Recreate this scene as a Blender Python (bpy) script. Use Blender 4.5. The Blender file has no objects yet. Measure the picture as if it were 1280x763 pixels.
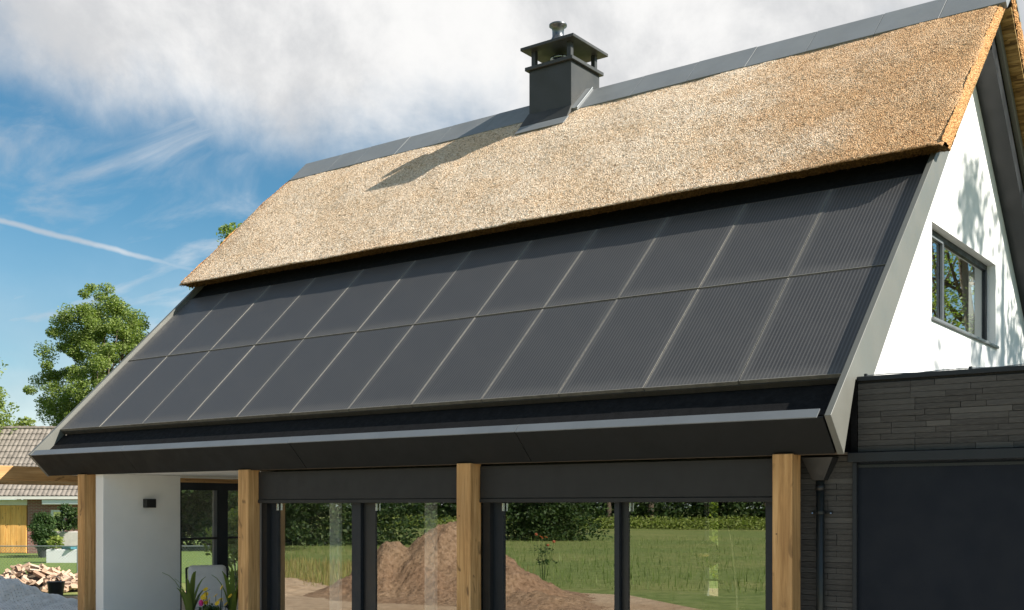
import bpy, bmesh, math, random
import numpy as np
from mathutils import Vector, Matrix
random.seed(7); RNG = np.random.default_rng(11)
R_ = math.radians
scene = bpy.context.scene
COL = scene.collection

# ------------------------------------------------------------------ camera
YAW = R_(36.484)
RIGHT = Vector((math.cos(YAW), math.sin(YAW), 0)); FWD = Vector((-math.sin(YAW), math.cos(YAW), 0))
CAM = Vector((15.503, -10.755, 2.0))
cd = bpy.data.cameras.new('camera'); cam = bpy.data.objects.new('camera', cd); COL.objects.link(cam)
cam.location = CAM; cam.rotation_euler = (R_(90), 0, YAW)
cd.sensor_width = 36; cd.lens = 1412 / 1280 * 36; cd.shift_y = (633.2 - 381.5) / 1280
cd.clip_start = .1; cd.clip_end = 3000
scene.camera = cam

# ------------------------------------------------------------------ light
SUN_EL, SUN_AZ = R_(36.6), R_(18.0)          # azimuth counted from +X towards +Y
TO_SUN = Vector((math.cos(SUN_EL) * math.cos(SUN_AZ), math.cos(SUN_EL) * math.sin(SUN_AZ), math.sin(SUN_EL)))
ld = bpy.data.lights.new('sun', 'SUN'); ld.energy = 4.4; ld.angle = R_(.53); ld.color = (1, .94, .85)
sun = bpy.data.objects.new('sun', ld); COL.objects.link(sun)
sun.rotation_euler = TO_SUN.to_track_quat('Z', 'Y').to_euler()
scene.view_settings.view_transform = 'Standard'; scene.view_settings.look = 'None'
scene.view_settings.exposure = 1.12; scene.view_settings.gamma = 1
scene.view_settings.use_curve_mapping = False


class NT:
    """small node-tree helper"""
    def __init__(s, tree): s.t = tree; s.n = tree.nodes; s.l = tree.links
    def new(s, typ, **kw):
        nd = s.n.new(typ)
        for k, v in kw.items():
            if k.startswith('i_'): s.put(nd.inputs[k[2:].replace('_', ' ')], v)
            else: setattr(nd, k, v)
        return nd
    def put(s, sock, v):
        if isinstance(v, bpy.types.NodeSocket): s.l.new(v, sock)
        else: sock.default_value = v
    def math(s, op, a, b=0.0, c=0.0, clamp=False):
        nd = s.n.new('ShaderNodeMath'); nd.operation = op; nd.use_clamp = clamp
        for i, v in enumerate((a, b, c)): s.put(nd.inputs[i], v)
        return nd.outputs[0]
    def vmath(s, op, a, b=(0, 0, 0)):
        nd = s.n.new('ShaderNodeVectorMath'); nd.operation = op
        s.put(nd.inputs[0], a); s.put(nd.inputs[1], b)
        return nd.outputs['Value'] if op in ('DOT_PRODUCT', 'LENGTH') else nd.outputs[0]
    def mapr(s, v, a, b, c=0.0, d=1.0, smooth=True):
        nd = s.n.new('ShaderNodeMapRange'); nd.interpolation_type = 'SMOOTHSTEP' if smooth else 'LINEAR'
        for i, x in enumerate((v, a, b, c, d)): s.put(nd.inputs[i], x)
        return nd.outputs[0]
    def noise(s, vec, scale, detail=3.0, rough=.55, dist=0.0, out=0):
        nd = s.n.new('ShaderNodeTexNoise')
        s.put(nd.inputs['Vector'], vec)
        for k, v in (('Scale', scale), ('Detail', detail), ('Roughness', rough), ('Distortion', dist)): nd.inputs[k].default_value = v
        return nd.outputs[out]
    def mix(s, f, a, b, typ='RGBA', blend='MIX'):
        nd = s.n.new('ShaderNodeMix'); nd.data_type = typ; nd.blend_type = blend
        s.put(nd.inputs[0], f)
        i = (6, 7, 2) if typ == 'RGBA' else (2, 3, 0)
        s.put(nd.inputs[i[0]], c4(a)); s.put(nd.inputs[i[1]], c4(b))
        return nd.outputs[i[2]]
    def ramp(s, f, stops):
        nd = s.n.new('ShaderNodeValToRGB'); e = nd.color_ramp.elements
        while len(e) < len(stops): e.new(.5)
        for el, (p, c) in zip(e, stops): el.position = p; el.color = c4(c)
        s.put(nd.inputs[0], f); return nd.outputs[0]
    def scale(s, vec, v): return s.vmath('MULTIPLY', vec, v)
    def bump(s, h, strength=.3, dist=.02):
        nd = s.n.new('ShaderNodeBump'); nd.inputs['Strength'].default_value = strength; nd.inputs['Distance'].default_value = dist
        s.put(nd.inputs['Height'], h); return nd.outputs[0]


def c4(c):
    if isinstance(c, (tuple, list)) and len(c) == 3: return (*c, 1)
    return c


# ------------------------------------------------------------------ world
world = bpy.data.worlds.new('World'); scene.world = world; world.use_nodes = True
W = NT(world.node_tree); W.n.clear()
sky = W.new('ShaderNodeTexSky', sky_type='NISHITA', sun_disc=False, sun_elevation=SUN_EL,
            sun_rotation=math.pi / 2 - SUN_AZ, altitude=0, air_density=1.0, dust_density=.25, ozone_density=3.5)
d = W.new('ShaderNodeTexCoord').outputs['Generated']
dz = W.vmath('DOT_PRODUCT', d, (0, 0, 1)); dr = W.vmath('DOT_PRODUCT', d, tuple(RIGHT))
pl = W.vmath('DIVIDE', d, None or (1, 1, 1))
inv = W.math('DIVIDE', 1.0, W.math('ADD', W.math('MAXIMUM', dz, 0.0), .18))
cmb = W.n.new('ShaderNodeCombineXYZ')
for i in range(3): W.put(cmb.inputs[i], inv)
pc = W.scale(W.scale(d, (1, 1, 0)), cmb.outputs[0])            # cloud layer seen as a flat sheet overhead
n1 = W.noise(d, 4.9, 8, .6, .25); n2 = W.noise(d, 2.4, 2, .5)
q = W.math('ADD', W.math('POWER', W.math('DIVIDE', W.math('ADD', dr, -.02), .43), 2.0),
           W.math('POWER', W.math('DIVIDE', W.math('SUBTRACT', dz, .43), .135), 2.0))
q = W.math('ADD', q, W.math('MULTIPLY', W.math('SUBTRACT', n1, .5), 2.3))
cum = W.math('MULTIPLY', W.mapr(q, 1.55, .45), W.mapr(W.vmath('DOT_PRODUCT', d, tuple(FWD)), .2, .6))
# loose cloud banks over the unseen dome, cover set to brighten the front
rest = W.math('MULTIPLY', W.mapr(W.noise(d, 2.1, 5, .55, .2), .45, .62), W.mapr(W.math('ABSOLUTE', W.math('SUBTRACT', W.vmath('DOT_PRODUCT', d, tuple(FWD)), -.1)), .75, .35))
# cirrus streaks
rot = W.new('ShaderNodeMapping', i_Rotation=(0, 0, R_(-52)), i_Scale=(1.0, 2.2, 1.0), i_Location=(3.3, 1.7, 0)); W.put(rot.inputs['Vector'], pc)
w1 = W.noise(rot.outputs[0], 2.0, 7, .58, .7)
wis = W.math('MULTIPLY', W.mapr(w1, .44, .80), W.mapr(W.noise(pc, 1.1, 3, .5), .26, .54))
wis = W.math('MULTIPLY', wis, .72)
low = W.math('MULTIPLY', W.math('MULTIPLY', W.mapr(dz, .26, .02), W.mapr(W.noise(pc, .8, 4, .55), .3, .62, .35, 1.0)), .72)
# condensation trail
def pxdir(u, v): return (FWD + RIGHT * ((u - 640) / 1412) + Vector((0, 0, (633.2 - v) / 1412))).normalized()
nrm = pxdir(0, 275).cross(pxdir(240, 338)).normalized()
tr = W.math('ABSOLUTE', W.math('ADD', W.vmath('DOT_PRODUCT', d, tuple(nrm)), W.math('MULTIPLY', W.math('SUBTRACT', W.noise(d, 26, 3, .6), .5), .006)))
tr = W.math('MULTIPLY', W.mapr(tr, .0036, .0003), W.mapr(W.noise(d, 9, 3, .6), .3, .6, .2, .6))
cov = W.math('MAXIMUM', W.math('MAXIMUM', W.math('MAXIMUM', cum, rest), W.math('MAXIMUM', wis, low)), tr)
cov = W.math('MULTIPLY', cov, .97, clamp=True)
ccol = W.mix(W.mapr(W.noise(d, 5.2, 8, .62, .2), .36, .64), (.57, .575, .585), (.86, .85, .835))
bg1 = W.new('ShaderNodeBackground', i_Color=W.mix(1.0, sky.outputs[0], (.62, 1.0, 1.0), blend='MULTIPLY'), i_Strength=.053)
bg2 = W.new('ShaderNodeBackground', i_Color=ccol, i_Strength=.54)
mx = W.new('ShaderNodeMixShader'); W.put(mx.inputs[0], cov); W.l.new(bg1.outputs[0], mx.inputs[1]); W.l.new(bg2.outputs[0], mx.inputs[2])
W.l.new(mx.outputs[0], W.new('ShaderNodeOutputWorld').inputs[0])


# ------------------------------------------------------------------ helpers: objects
def P(u, depth, z=0.0):
    """a point on the ground at a bearing and a distance from where the photographer stood"""
    v = CAM + FWD * depth + RIGHT * ((u - 640) / 1412 * depth); return Vector((v.x, v.y, z))


def tag(o, label=None, cat=None, group=None, kind=None):
    for k, v in (('label', label), ('category', cat), ('group', group), ('kind', kind)):
        if v: o[k] = v
    return o


def thing(name, loc, label, cat, group=None, rz=0.0):
    o = bpy.data.objects.new(name, None); o.empty_display_size = .2; o.location = loc; o.rotation_euler.z = rz
    COL.objects.link(o); return tag(o, label, cat, group)


def origin(p):
    m = Vector((0, 0, 0))
    while p: m += p.location; p = p.parent
    return m


def link(name, me, mat, parent=None, kind=None):
    o = bpy.data.objects.new(name, me); COL.objects.link(o)
    if mat and not me.materials: me.materials.append(mat)
    if parent: o.parent = parent
    if kind: o['kind'] = kind
    return o


class MB:
    """collects shapes (world coordinates unless local) and links them as ONE mesh object"""
    def __init__(s): s.b = bmesh.new()
    def poly(s, vs, fs):
        bv = [s.b.verts.new(v) for v in vs]
        for f in fs:
            try: s.b.faces.new([bv[i] for i in f])
            except ValueError: pass
        return s
    def hexa(s, p):   # 8 points: 4 below, 4 above, same turning sense
        return s.poly(p, [(3, 2, 1, 0), (4, 5, 6, 7), (0, 1, 5, 4), (1, 2, 6, 5), (2, 3, 7, 6), (3, 0, 4, 7)])
    def box(s, x0, x1, y0, y1, z0, z1):
        return s.hexa([(x0, y0, z0), (x1, y0, z0), (x1, y1, z0), (x0, y1, z0), (x0, y0, z1), (x1, y0, z1), (x1, y1, z1), (x0, y1, z1)])
    def rbox(s, x0, x1, s0, s1, o0, o1, back=False):
        return s.hexa([RC(x, a, o, back) for o in (o0, o1) for x, a in ((x0, s0), (x1, s0), (x1, s1), (x0, s1))])
    def prism(s, pts, x0, x1):  # outline in (y, z) swept along x
        n = len(pts); vs = [(x0, *p) for p in pts] + [(x1, *p) for p in pts]
        return s.poly(vs, [tuple(range(n))[::-1], tuple(range(n, 2 * n))] + [(i, (i + 1) % n, n + (i + 1) % n, n + i) for i in range(n)])
    def tube(s, pts, rad, seg=8, caps=True):
        pts = [Vector(p) for p in pts]; rad = rad if isinstance(rad, (list, tuple)) else [rad] * len(pts)
        rings = []
        for i, p in enumerate(pts):
            t = (pts[min(i + 1, len(pts) - 1)] - pts[max(i - 1, 0)]).normalized()
            a = t.cross(Vector((0, 0, 1)) if abs(t.z) < .9 else Vector((1, 0, 0))).normalized(); b = t.cross(a)
            rings.append([s.b.verts.new(p + (a * math.cos(k * 2 * math.pi / seg) + b * math.sin(k * 2 * math.pi / seg)) * rad[i]) for k in range(seg)])
        for r0, r1 in zip(rings, rings[1:]):
            for k in range(seg): s.b.faces.new((r0[k], r0[(k + 1) % seg], r1[(k + 1) % seg], r1[k]))
        if caps and seg > 2: s.b.faces.new(rings[0]); s.b.faces.new(rings[-1][::-1])
        return s
    def lathe(s, prof, c, seg=20):   # (radius, z) profile about a vertical axis at c
        rings = [[s.b.verts.new((c[0] + r * math.cos(k * 2 * math.pi / seg), c[1] + r * math.sin(k * 2 * math.pi / seg), c[2] + z)) for k in range(seg)] for r, z in prof]
        for r0, r1 in zip(rings, rings[1:]):
            for k in range(seg): s.b.faces.new((r0[k], r0[(k + 1) % seg], r1[(k + 1) % seg], r1[k]))
        s.b.faces.new(rings[0][::-1]); s.b.faces.new(rings[-1]); return s
    def mesh(s, name, off=Vector((0, 0, 0)), smooth=False, bevel=0.0, seg=1):
        if bevel: bmesh.ops.bevel(s.b, geom=s.b.edges[:], offset=bevel, segments=seg, affect='EDGES', profile=.5, clamp_overlap=True)
        bmesh.ops.recalc_face_normals(s.b, faces=s.b.faces[:])
        if off.length: bmesh.ops.translate(s.b, verts=s.b.verts[:], vec=-off)
        me = bpy.data.meshes.new(name); s.b.to_mesh(me); s.b.free()
        if smooth: me.polygons.foreach_set('use_smooth', [True] * len(me.polygons))
        return me
    def build(s, name, mat, parent=None, smooth=False, bevel=0.0, seg=1, kind=None, local=False):
        return link(name, s.mesh(name, Vector() if local else origin(parent), smooth, bevel, seg), mat, parent, kind)


def np_mesh(name, verts, faces, smooth=False):
    """fast mesh from arrays: verts (n,3), faces (m,k)"""
    verts = np.asarray(verts, np.float32); faces = np.asarray(faces, np.int32); m, k = faces.shape
    me = bpy.data.meshes.new(name); me.vertices.add(len(verts)); me.loops.add(m * k); me.polygons.add(m)
    me.vertices.foreach_set('co', verts.ravel()); me.loops.foreach_set('vertex_index', faces.ravel())
    me.polygons.foreach_set('loop_start', np.arange(0, m * k, k, dtype=np.int32))
    me.polygons.foreach_set('loop_total', np.full(m, k, np.int32))
    if smooth: me.polygons.foreach_set('use_smooth', np.ones(m, bool))
    me.update(calc_edges=True); me.validate(); return me


def grid_faces(nu, nv):
    i = np.arange(nu - 1)[:, None] * nv + np.arange(nv - 1)[None, :]
    return np.stack([i, i + nv, i + nv + 1, i + 1], -1).reshape(-1, 4)


def vnoise(x, y, seed=0):
    """smooth value noise on arrays"""
    r = np.random.default_rng(seed).random((256, 256)); xi = np.floor(x).astype(int); yi = np.floor(y).astype(int)
    fx = x - xi; fy = y - yi; fx = fx * fx * (3 - 2 * fx); fy = fy * fy * (3 - 2 * fy)
    g = lambda a, b: r[a % 256, b % 256]
    return (g(xi, yi) * (1 - fx) + g(xi + 1, yi) * fx) * (1 - fy) + (g(xi, yi + 1) * (1 - fx) + g(xi + 1, yi + 1) * fx) * fy


# roof coordinates: x along the house, s up the slope (0 at the seam between the panel rows), o off the panel plane
PITCH = R_(44.392); CA, SA = math.cos(PITCH), math.sin(PITCH); Z0 = 4.3; YR = 3.885
def SAP(o): return (YR + o * SA) / CA        # where a layer at height o meets the ridge line
def RC(x, s, o, back=False):
    y = s * CA - o * SA; z = Z0 + s * SA + o * CA
    return Vector((x, 2 * YR - y if back else y, z))


# ------------------------------------------------------------------ materials
def material(name):
    m = bpy.data.materials.new(name); m.use_nodes = True; t = NT(m.node_tree); t.n.clear()
    out = t.new('ShaderNodeOutputMaterial'); bs = t.new('ShaderNodeBsdfPrincipled'); t.l.new(bs.outputs[0], out.inputs[0])
    t.obj = t.new('ShaderNodeTexCoord').outputs['Object']; t.bs = bs; t.out = out
    return m, t


def simple(name, col, rough=.5, metal=0.0, var=.12, scale=6.0, bump=0.0, bscale=80, spec=.5):
    m, t = material(name)
    n = t.noise(t.obj, scale, 4, .6)
    lo = tuple(c * (1 - var) for c in col); hi = tuple(min(1, c * (1 + var)) for c in col)
    t.put(t.bs.inputs['Base Color'], t.ramp(n, [(.3, lo), (.7, hi)]))
    t.put(t.bs.inputs['Roughness'], t.mapr(t.noise(t.obj, scale * 2.3, 4), .3, .7, max(.03, rough - .08), min(1, rough + .08)))
    t.bs.inputs['Metallic'].default_value = metal; t.bs.inputs['Specular IOR Level'].default_value = spec
    if bump: t.put(t.bs.inputs['Normal'], t.bump(t.noise(t.obj, bscale, 3), bump, .01))
    return m


M = {}
M['anthracite'] = simple('anthracite metal', (.018, .020, .022), .38, 0, .12, 2.0)
M['verge'] = simple('grey coated sheet', (.135, .137, .122), .42, 0, .06, 1.2)
M['cap'] = simple('ridge sheet', (.20, .21, .213), .5, 0, .10, 1.4)
M['fascia'] = simple('fascia sheet', (.010, .011, .011), .6, 0, .1, 1.5, spec=.2)
M['trim'] = simple('trim sheet', (.17, .185, .195), .4, .2, .1, 2.0)
M['membrane'] = simple('roof membrane', (.007, .007, .0075), .85, 0, .4, 9, .3, 60, spec=.2)
M['chimney'] = simple('chimney sheet', (.034, .036, .034), .5, 0, .06, 2)
M['steel'] = simple('flue steel', (.42, .44, .46), .22, 1.0, .1, 8)
M['potsteel'] = simple('weathered flue steel', (.16, .17, .18), .33, .8, .2, 14)
M['white'] = simple('white render', (.80, .80, .78), .85, 0, .025, 2.2, .25, 160)
M['ceiling'] = simple('white board', (.74, .73, .70), .7, 0, .03, 2)
M['frame'] = simple('window frame grey', (.017, .021, .026), .5, 0, .08, 3, spec=.35)
M['shutter'] = simple('shutter box grey', (.024, .024, .0235), .6, 0, .06, 3, spec=.3)
M['black'] = simple('black steel', (.014, .015, .016), .4, 0, .15, 5)
M['alu'] = simple('bare aluminium', (.75, .76, .78), .25, 1.0, .05, 5)
M['door'] = simple('dark blue screen', (.006, .0095, .0165), .65, 0, .06, 1.6, .15, 300, spec=.25)
M['mortar'] = simple('dark mortar', (.026, .025, .024), .95, 0, .25, 30, .4, 90)
M['floor'] = simple('floor screed', (.20, .19, .175), .5, 0, .1, 3)
M['inner'] = simple('interior paint', (.16, .155, .145), .9, 0, .05, 2)
M['cloth'] = simple('white curtain cloth', (.86, .86, .83), .9, 0, .05, 5)
M['cushion'] = simple('grey outdoor cushion', (.74, .73, .71), .95, 0, .06, 8, .3, 220)
M['wicker'] = simple('wicker grey', (.16, .15, .14), .8, 0, .2, 20, .5, 120)
M['paving'] = simple('pale bounce paving', (.60, .55, .47), .85, 0, .15, 3, .3, 50)
M['lamp_brass'] = simple('brass', (.62, .42, .16), .25, 1.0, .08, 5)
M['concrete'] = simple('pale concrete planter', (.62, .58, .53), .85, 0, .1, 6, .3, 60)
M['plastic_white'] = simple('white plastic', (.8, .8, .8), .4, 0, .03, 3)
M['teal'] = simple('teal tray', (.05, .18, .22), .4, 0, .1, 4)
M['pot'] = simple('dark pot', (.03, .033, .036), .5, 0, .2, 6)
M['gutter'] = simple('zinc white gutter', (.74, .71, .65), .6, 0, .06, 4)
M['wire'] = simple('galvanised wire', (.30, .33, .33), .45, .6, .1, 6)


def oak(name, lo, mid, hi, axis):
    m, t = material(name)
    st = [26, 26, 26]; st[axis] = 1.3
    g = t.noise(t.scale(t.obj, tuple(st)), 1.0, 6, .62, .6)
    big = t.noise(t.scale(t.obj, tuple(2.6 if i != axis else .9 for i in range(3))), 1.0, 3, .5)
    col = t.ramp(g, [(.28, lo), (.5, mid), (.75, hi)])
    kn = t.noise(t.scale(t.obj, tuple(7 if i != axis else 3.2 for i in range(3))), 1.0, 2, .5, 1.2)
    col = t.mix(t.mapr(kn, .62, .72, 0, .8), col, tuple(c * .35 for c in lo))
    crack = t.mapr(t.noise(t.scale(t.obj, tuple(60 if i != axis else .8 for i in range(3))), 1.0, 2, .5), .66, .70)
    col = t.mix(t.math('MULTIPLY', crack, .55), col, (.06, .035, .02))
    col = t.mix(t.mapr(big, .38, .62, .0, .6), col, tuple(c * .62 for c in mid))
    t.put(t.bs.inputs['Base Color'], col); t.bs.inputs['Roughness'].default_value = .75
    t.put(t.bs.inputs['Normal'], t.bump(t.math('SUBTRACT', g, t.math('MULTIPLY', crack, .6)), .5, .006)); return m
M['oak'] = oak('oak post', (.28, .14, .045), (.54, .305, .115), (.72, .46, .215), 2)
M['oakbeam'] = oak('oak beam', (.28, .14, .045), (.54, .305, .115), (.72, .46, .215), 1)
M['cedar'] = oak('golden boards', (.74, .33, .075), (.90, .47, .13), (.95, .60, .22), 2)


def thatch_mat(name, stops, sat, scale, bump, streak=None, brown_ends=False):
    m, t = material(name)
    v = t.obj if not streak else t.scale(t.obj, streak)
    v = t.vmath('ADD', v, t.vmath('MULTIPLY', t.noise(v, scale * .5, 2, .5, out=1), (.012, .012, .012)))
    vo = t.new('ShaderNodeTexVoronoi', feature='F1', i_Scale=scale); t.put(vo.inputs['Vector'], v)
    cell = t.vmath('DOT_PRODUCT', vo.outputs['Color'], (.5, .3, .2)); dist = vo.outputs['Distance']
    b = t.noise(t.obj, 1.1, 4, .55); b2 = t.noise(t.obj, 4.5, 4, .6)
    f = t.math('ADD', t.math('MULTIPLY', cell, .82), t.math('MULTIPLY', b2, .18))
    f2 = t.math('SUBTRACT', f, t.math('MULTIPLY', t.mapr(dist, .35, .75), .16))      # dark gaps between the stalks
    col = t.ramp(f2, stops)
    col = t.mix(t.mapr(b, .35, .68, 0, .5), col, sat, blend='MULTIPLY')
    if brown_ends:   # reed turns browner towards both gables, with fine streaks
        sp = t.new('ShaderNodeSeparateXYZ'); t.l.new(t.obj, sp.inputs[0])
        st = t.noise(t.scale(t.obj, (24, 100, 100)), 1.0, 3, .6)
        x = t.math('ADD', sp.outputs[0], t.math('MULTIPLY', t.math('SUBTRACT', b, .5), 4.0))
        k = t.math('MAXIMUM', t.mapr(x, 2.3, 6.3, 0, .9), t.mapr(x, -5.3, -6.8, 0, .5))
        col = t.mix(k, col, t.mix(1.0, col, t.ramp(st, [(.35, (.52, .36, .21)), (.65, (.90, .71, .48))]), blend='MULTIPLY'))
    t.put(t.bs.inputs['Base Color'], col); t.bs.inputs['Roughness'].default_value = .8; t.bs.inputs['Specular IOR Level'].default_value = .25
    t.put(t.bs.inputs['Normal'], t.bump(t.math('SUBTRACT', f, t.math('MULTIPLY', dist, .8)), bump, .03)); return m
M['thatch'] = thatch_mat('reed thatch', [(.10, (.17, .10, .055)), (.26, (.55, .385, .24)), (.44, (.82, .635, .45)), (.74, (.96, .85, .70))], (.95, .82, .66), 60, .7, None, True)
M['reedcut'] = thatch_mat('cut reed ends', [(.15, (.28, .125, .04)), (.35, (.54, .27, .10)), (.6, (.66, .38, .16)), (.8, (.76, .50, .26))], (1, .9, .75), 62, .8)
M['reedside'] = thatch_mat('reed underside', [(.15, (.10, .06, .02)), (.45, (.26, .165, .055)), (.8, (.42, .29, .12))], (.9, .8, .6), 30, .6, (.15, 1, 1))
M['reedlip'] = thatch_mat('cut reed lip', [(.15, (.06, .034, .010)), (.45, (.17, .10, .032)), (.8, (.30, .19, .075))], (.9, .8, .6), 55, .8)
M['straw'] = simple('loose reed', (.66, .52, .33), .8, 0, .35, 40)


def panel_mat():
    m, t = material('solar glass')
    sep = t.new('ShaderNodeSeparateXYZ'); t.l.new(t.obj, sep.inputs[0]); x, y = sep.outputs[0], sep.outputs[1]
    rib = t.math('ABSOLUTE', t.math('SUBTRACT', t.math('FRACT', t.math('MULTIPLY', x, 27.0)), .5))
    ribm = t.mapr(rib, .20, .40)
    hx = t.math('ABSOLUTE', t.math('SUBTRACT', t.math('FRACT', t.math('MULTIPLY', y, 38.0)), .5))
    ribm = t.math('MULTIPLY', ribm, t.mapr(hx, .42, .5, 1.0, .72))
    rnd = t.new('ShaderNodeObjectInfo').outputs['Random']
    dust = t.noise(t.scale(t.obj, (2.2, 1.6, 1)), 2.0, 6, .65)
    edge = t.math('MULTIPLY', t.mapr(t.math('ABSOLUTE', x), .38, .49), .5)
    low = t.math('MULTIPLY', t.mapr(y, -.62, -.80), .6)
    dirt = t.math('ADD', t.mapr(dust, .30, .80, .42, .62), t.math('MAXIMUM', edge, low), clamp=True)
    base = t.mix(ribm, (.011, .0115, .014), (.074, .073, .072))
    col = t.mix(t.math('MULTIPLY', dirt, .35), base, (.19, .183, .172))
    t.put(t.bs.inputs['Base Color'], col)
    t.put(t.bs.inputs['Roughness'], t.mapr(dirt, 0, 1, .34, .5)); t.bs.inputs['IOR'].default_value = 1.5
    t.bs.inputs['Specular IOR Level'].default_value = .42
    t.put(t.bs.inputs['Normal'], t.bump(t.math('MULTIPLY', ribm, 1.0), .12, .003)); return m
M['pv'] = panel_mat()
M['pvframe'] = simple('dusty panel frame', (.20, .19, .17), .6, 0, .25, 12)
M['pvdark'] = simple('dark panel edge', (.05, .045, .038), .7, 0, .2, 8)


def brick_mat():
    m, t = material('dark long brick')
    r = t.new('ShaderNodeObjectInfo').outputs['Random']
    base = t.ramp(r, [(.0, (.034, .032, .030)), (.45, (.047, .045, .042)), (.85, (.058, .056, .053)), (1.0, (.085, .082, .076))])
    n = t.noise(t.scale(t.obj, (9, 9, 60)), 1.4, 5, .65)
    col = t.mix(t.mapr(n, .35, .7, 0, .55), base, (.13, .125, .115), blend='MIX')
    t.put(t.bs.inputs['Base Color'], t.mix(.55, base, col)); t.bs.inputs['Roughness'].default_value = .8
    t.put(t.bs.inputs['Normal'], t.bump(n, .5, .006)); return m
M['brick'] = brick_mat()


def glass_mat(name, refl, tint, wob=.0):
    m, t = material(name); t.n.remove(t.bs)
    gl = t.new('ShaderNodeBsdfGlossy', i_Color=(1, 1, 1, 1), i_Roughness=0.0); tr = t.new('ShaderNodeBsdfTransparent', i_Color=c4(tint))
    lw = t.new('ShaderNodeFresnel', i_IOR=1.55).outputs[0]
    bf = t.math('SUBTRACT', 1.0, t.new('ShaderNodeNewGeometry').outputs['Backfacing'])
    fac = t.math('MULTIPLY', t.math('ADD', lw, refl, clamp=True), bf)
    t.put(tr.inputs[0], t.mix(bf, (1, 1, 1), tint))
    if wob:
        nb = t.bump(t.noise(t.obj, .9, 1, .4), wob, .02); t.put(gl.inputs['Normal'], nb)
    mx = t.new('ShaderNodeMixShader'); t.put(mx.inputs[0], fac); t.l.new(tr.outputs[0], mx.inputs[1]); t.l.new(gl.outputs[0], mx.inputs[2])
    t.l.new(mx.outputs[0], t.out.inputs[0]); return m
M['glass'] = glass_mat('window glass', .36, (.84, .88, .86), .03)
M['glass_clear'] = glass_mat('clear glass', .05, (.92, .94, .93))


def leaf_mat(name, stops, trans=.35):
    m, t = material(name)
    r = t.new('ShaderNodeNewGeometry').outputs['Random Per Island']
    col = t.ramp(r, stops)
    t.put(t.bs.inputs['Base Color'], col); t.bs.inputs['Roughness'].default_value = .55; t.bs.inputs['Specular IOR Level'].default_value = .3
    tl = t.new('ShaderNodeBsdfTranslucent'); t.put(tl.inputs[0], t.mix(1.0, col, (1.5, 1.7, .6), blend='MULTIPLY'))
    mx = t.new('ShaderNodeMixShader', i_Fac=trans); t.l.new(t.bs.outputs[0], mx.inputs[1]); t.l.new(tl.outputs[0], mx.inputs[2])
    t.l.new(mx.outputs[0], t.out.inputs[0]); return m
M['leaf'] = leaf_mat('broad leaves', [(0, (.09, .135, .03)), (.5, (.18, .24, .06)), (1, (.29, .34, .115))])
M['leaf_dark'] = leaf_mat('dark leaves', [(0, (.018, .04, .012)), (.6, (.04, .075, .02)), (1, (.075, .11, .03))], .25)
M['leaf_pale'] = leaf_mat('pale leaves', [(0, (.12, .16, .03)), (.5, (.20, .25, .06)), (1, (.28, .31, .09))])
M['conifer'] = leaf_mat('conifer sprays', [(0, (.02, .045, .014)), (.6, (.04, .085, .02)), (1, (.085, .13, .035))], .2)
M['grass'] = leaf_mat('grass blades', [(0, (.09, .14, .03)), (.6, (.155, .215, .055)), (1, (.24, .28, .10))], .3)
M['drygrass'] = leaf_mat('dry grass', [(0, (.22, .17, .06)), (.5, (.36, .29, .12)), (1, (.26, .28, .08))], .3)
M['petal_yellow'] = leaf_mat('yellow petals', [(0, (.70, .45, .02)), (1, (.85, .62, .05))], .3)
M['petal_pink'] = leaf_mat('magenta petals', [(0, (.55, .03, .25)), (1, (.75, .08, .40))], .3)
M['petal_red'] = leaf_mat('coral petals', [(0, (.60, .12, .06)), (1, (.80, .30, .22))], .3)
M['bark'] = simple('bark', (.10, .075, .05), .9, 0, .3, 10, .8, 30)


def ground_mat(name, stops, scale, bump, big=None):
    m, t = material(name)
    n = t.noise(t.obj, scale, 7, .65); b = t.noise(t.obj, scale * .06, 4, .6)
    col = t.ramp(n, stops)
    if big: col = t.mix(t.mapr(b, .4, .65), col, t.mix(1.0, col, big, blend='MULTIPLY'))
    t.put(t.bs.inputs['Base Color'], col); t.bs.inputs['Roughness'].default_value = .95; t.bs.inputs['Specular IOR Level'].default_value = .2
    t.put(t.bs.inputs['Normal'], t.bump(n, bump, .08)); return m
M['field'] = ground_mat('meadow', [(.3, (.085, .12, .03)), (.5, (.15, .195, .052)), (.7, (.22, .245, .09))], 2.0, .8, (1.35, 1.15, 1.3))
M['lawn'] = ground_mat('mown lawn', [(.3, (.10, .155, .035)), (.7, (.16, .22, .06))], 9.0, .6, (1.1, 1.05, 1.0))
M['sand'] = ground_mat('sandy soil', [(.3, (.32, .225, .14)), (.55, (.45, .335, .22)), (.75, (.54, .42, .29))], 4.0, .8, (.9, .85, .8))
M['dirt'] = ground_mat('dug soil', [(.3, (.15, .093, .052)), (.5, (.31, .205, .122)), (.72, (.43, .30, .195))], 11.0, 1.0, (.9, .85, .85))

# ------------------------------------------------------------------ the ground
def sheet(name, pts, z, mat):
    return MB().poly([(x, y, z) for x, y in pts], [tuple(range(len(pts)))]).build(name, mat, kind='structure')
sheet('meadow_ground', [(-900, -900), (900, -900), (900, 900), (-900, 900)], 0, M['field'])
sheet('sandy_yard', [(-9, -7.2), (-4.6, -9.2), (-3.2, -13.2), (2.5, -13.5), (6.5, -10.4), (24, -13), (24, 14), (13, 16), (-4, 13), (-7.2, 4.5)], .004, M['sand'])
sheet('neighbour_lawn', [tuple(P(u, dd)[:2]) for u, dd in ((-260, 29.5), (330, 29.5), (420, 47), (420, 75), (-400, 75), (-400, 40))], .008, M['lawn'])
MB().box(.2, 16.4, -6.6, 8.0, -.2, .02).build('terrace_bounce_paving', M['paving'], kind='structure')  # unseen pale paving, stretched forward to bounce sunlight onto the front

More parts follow.
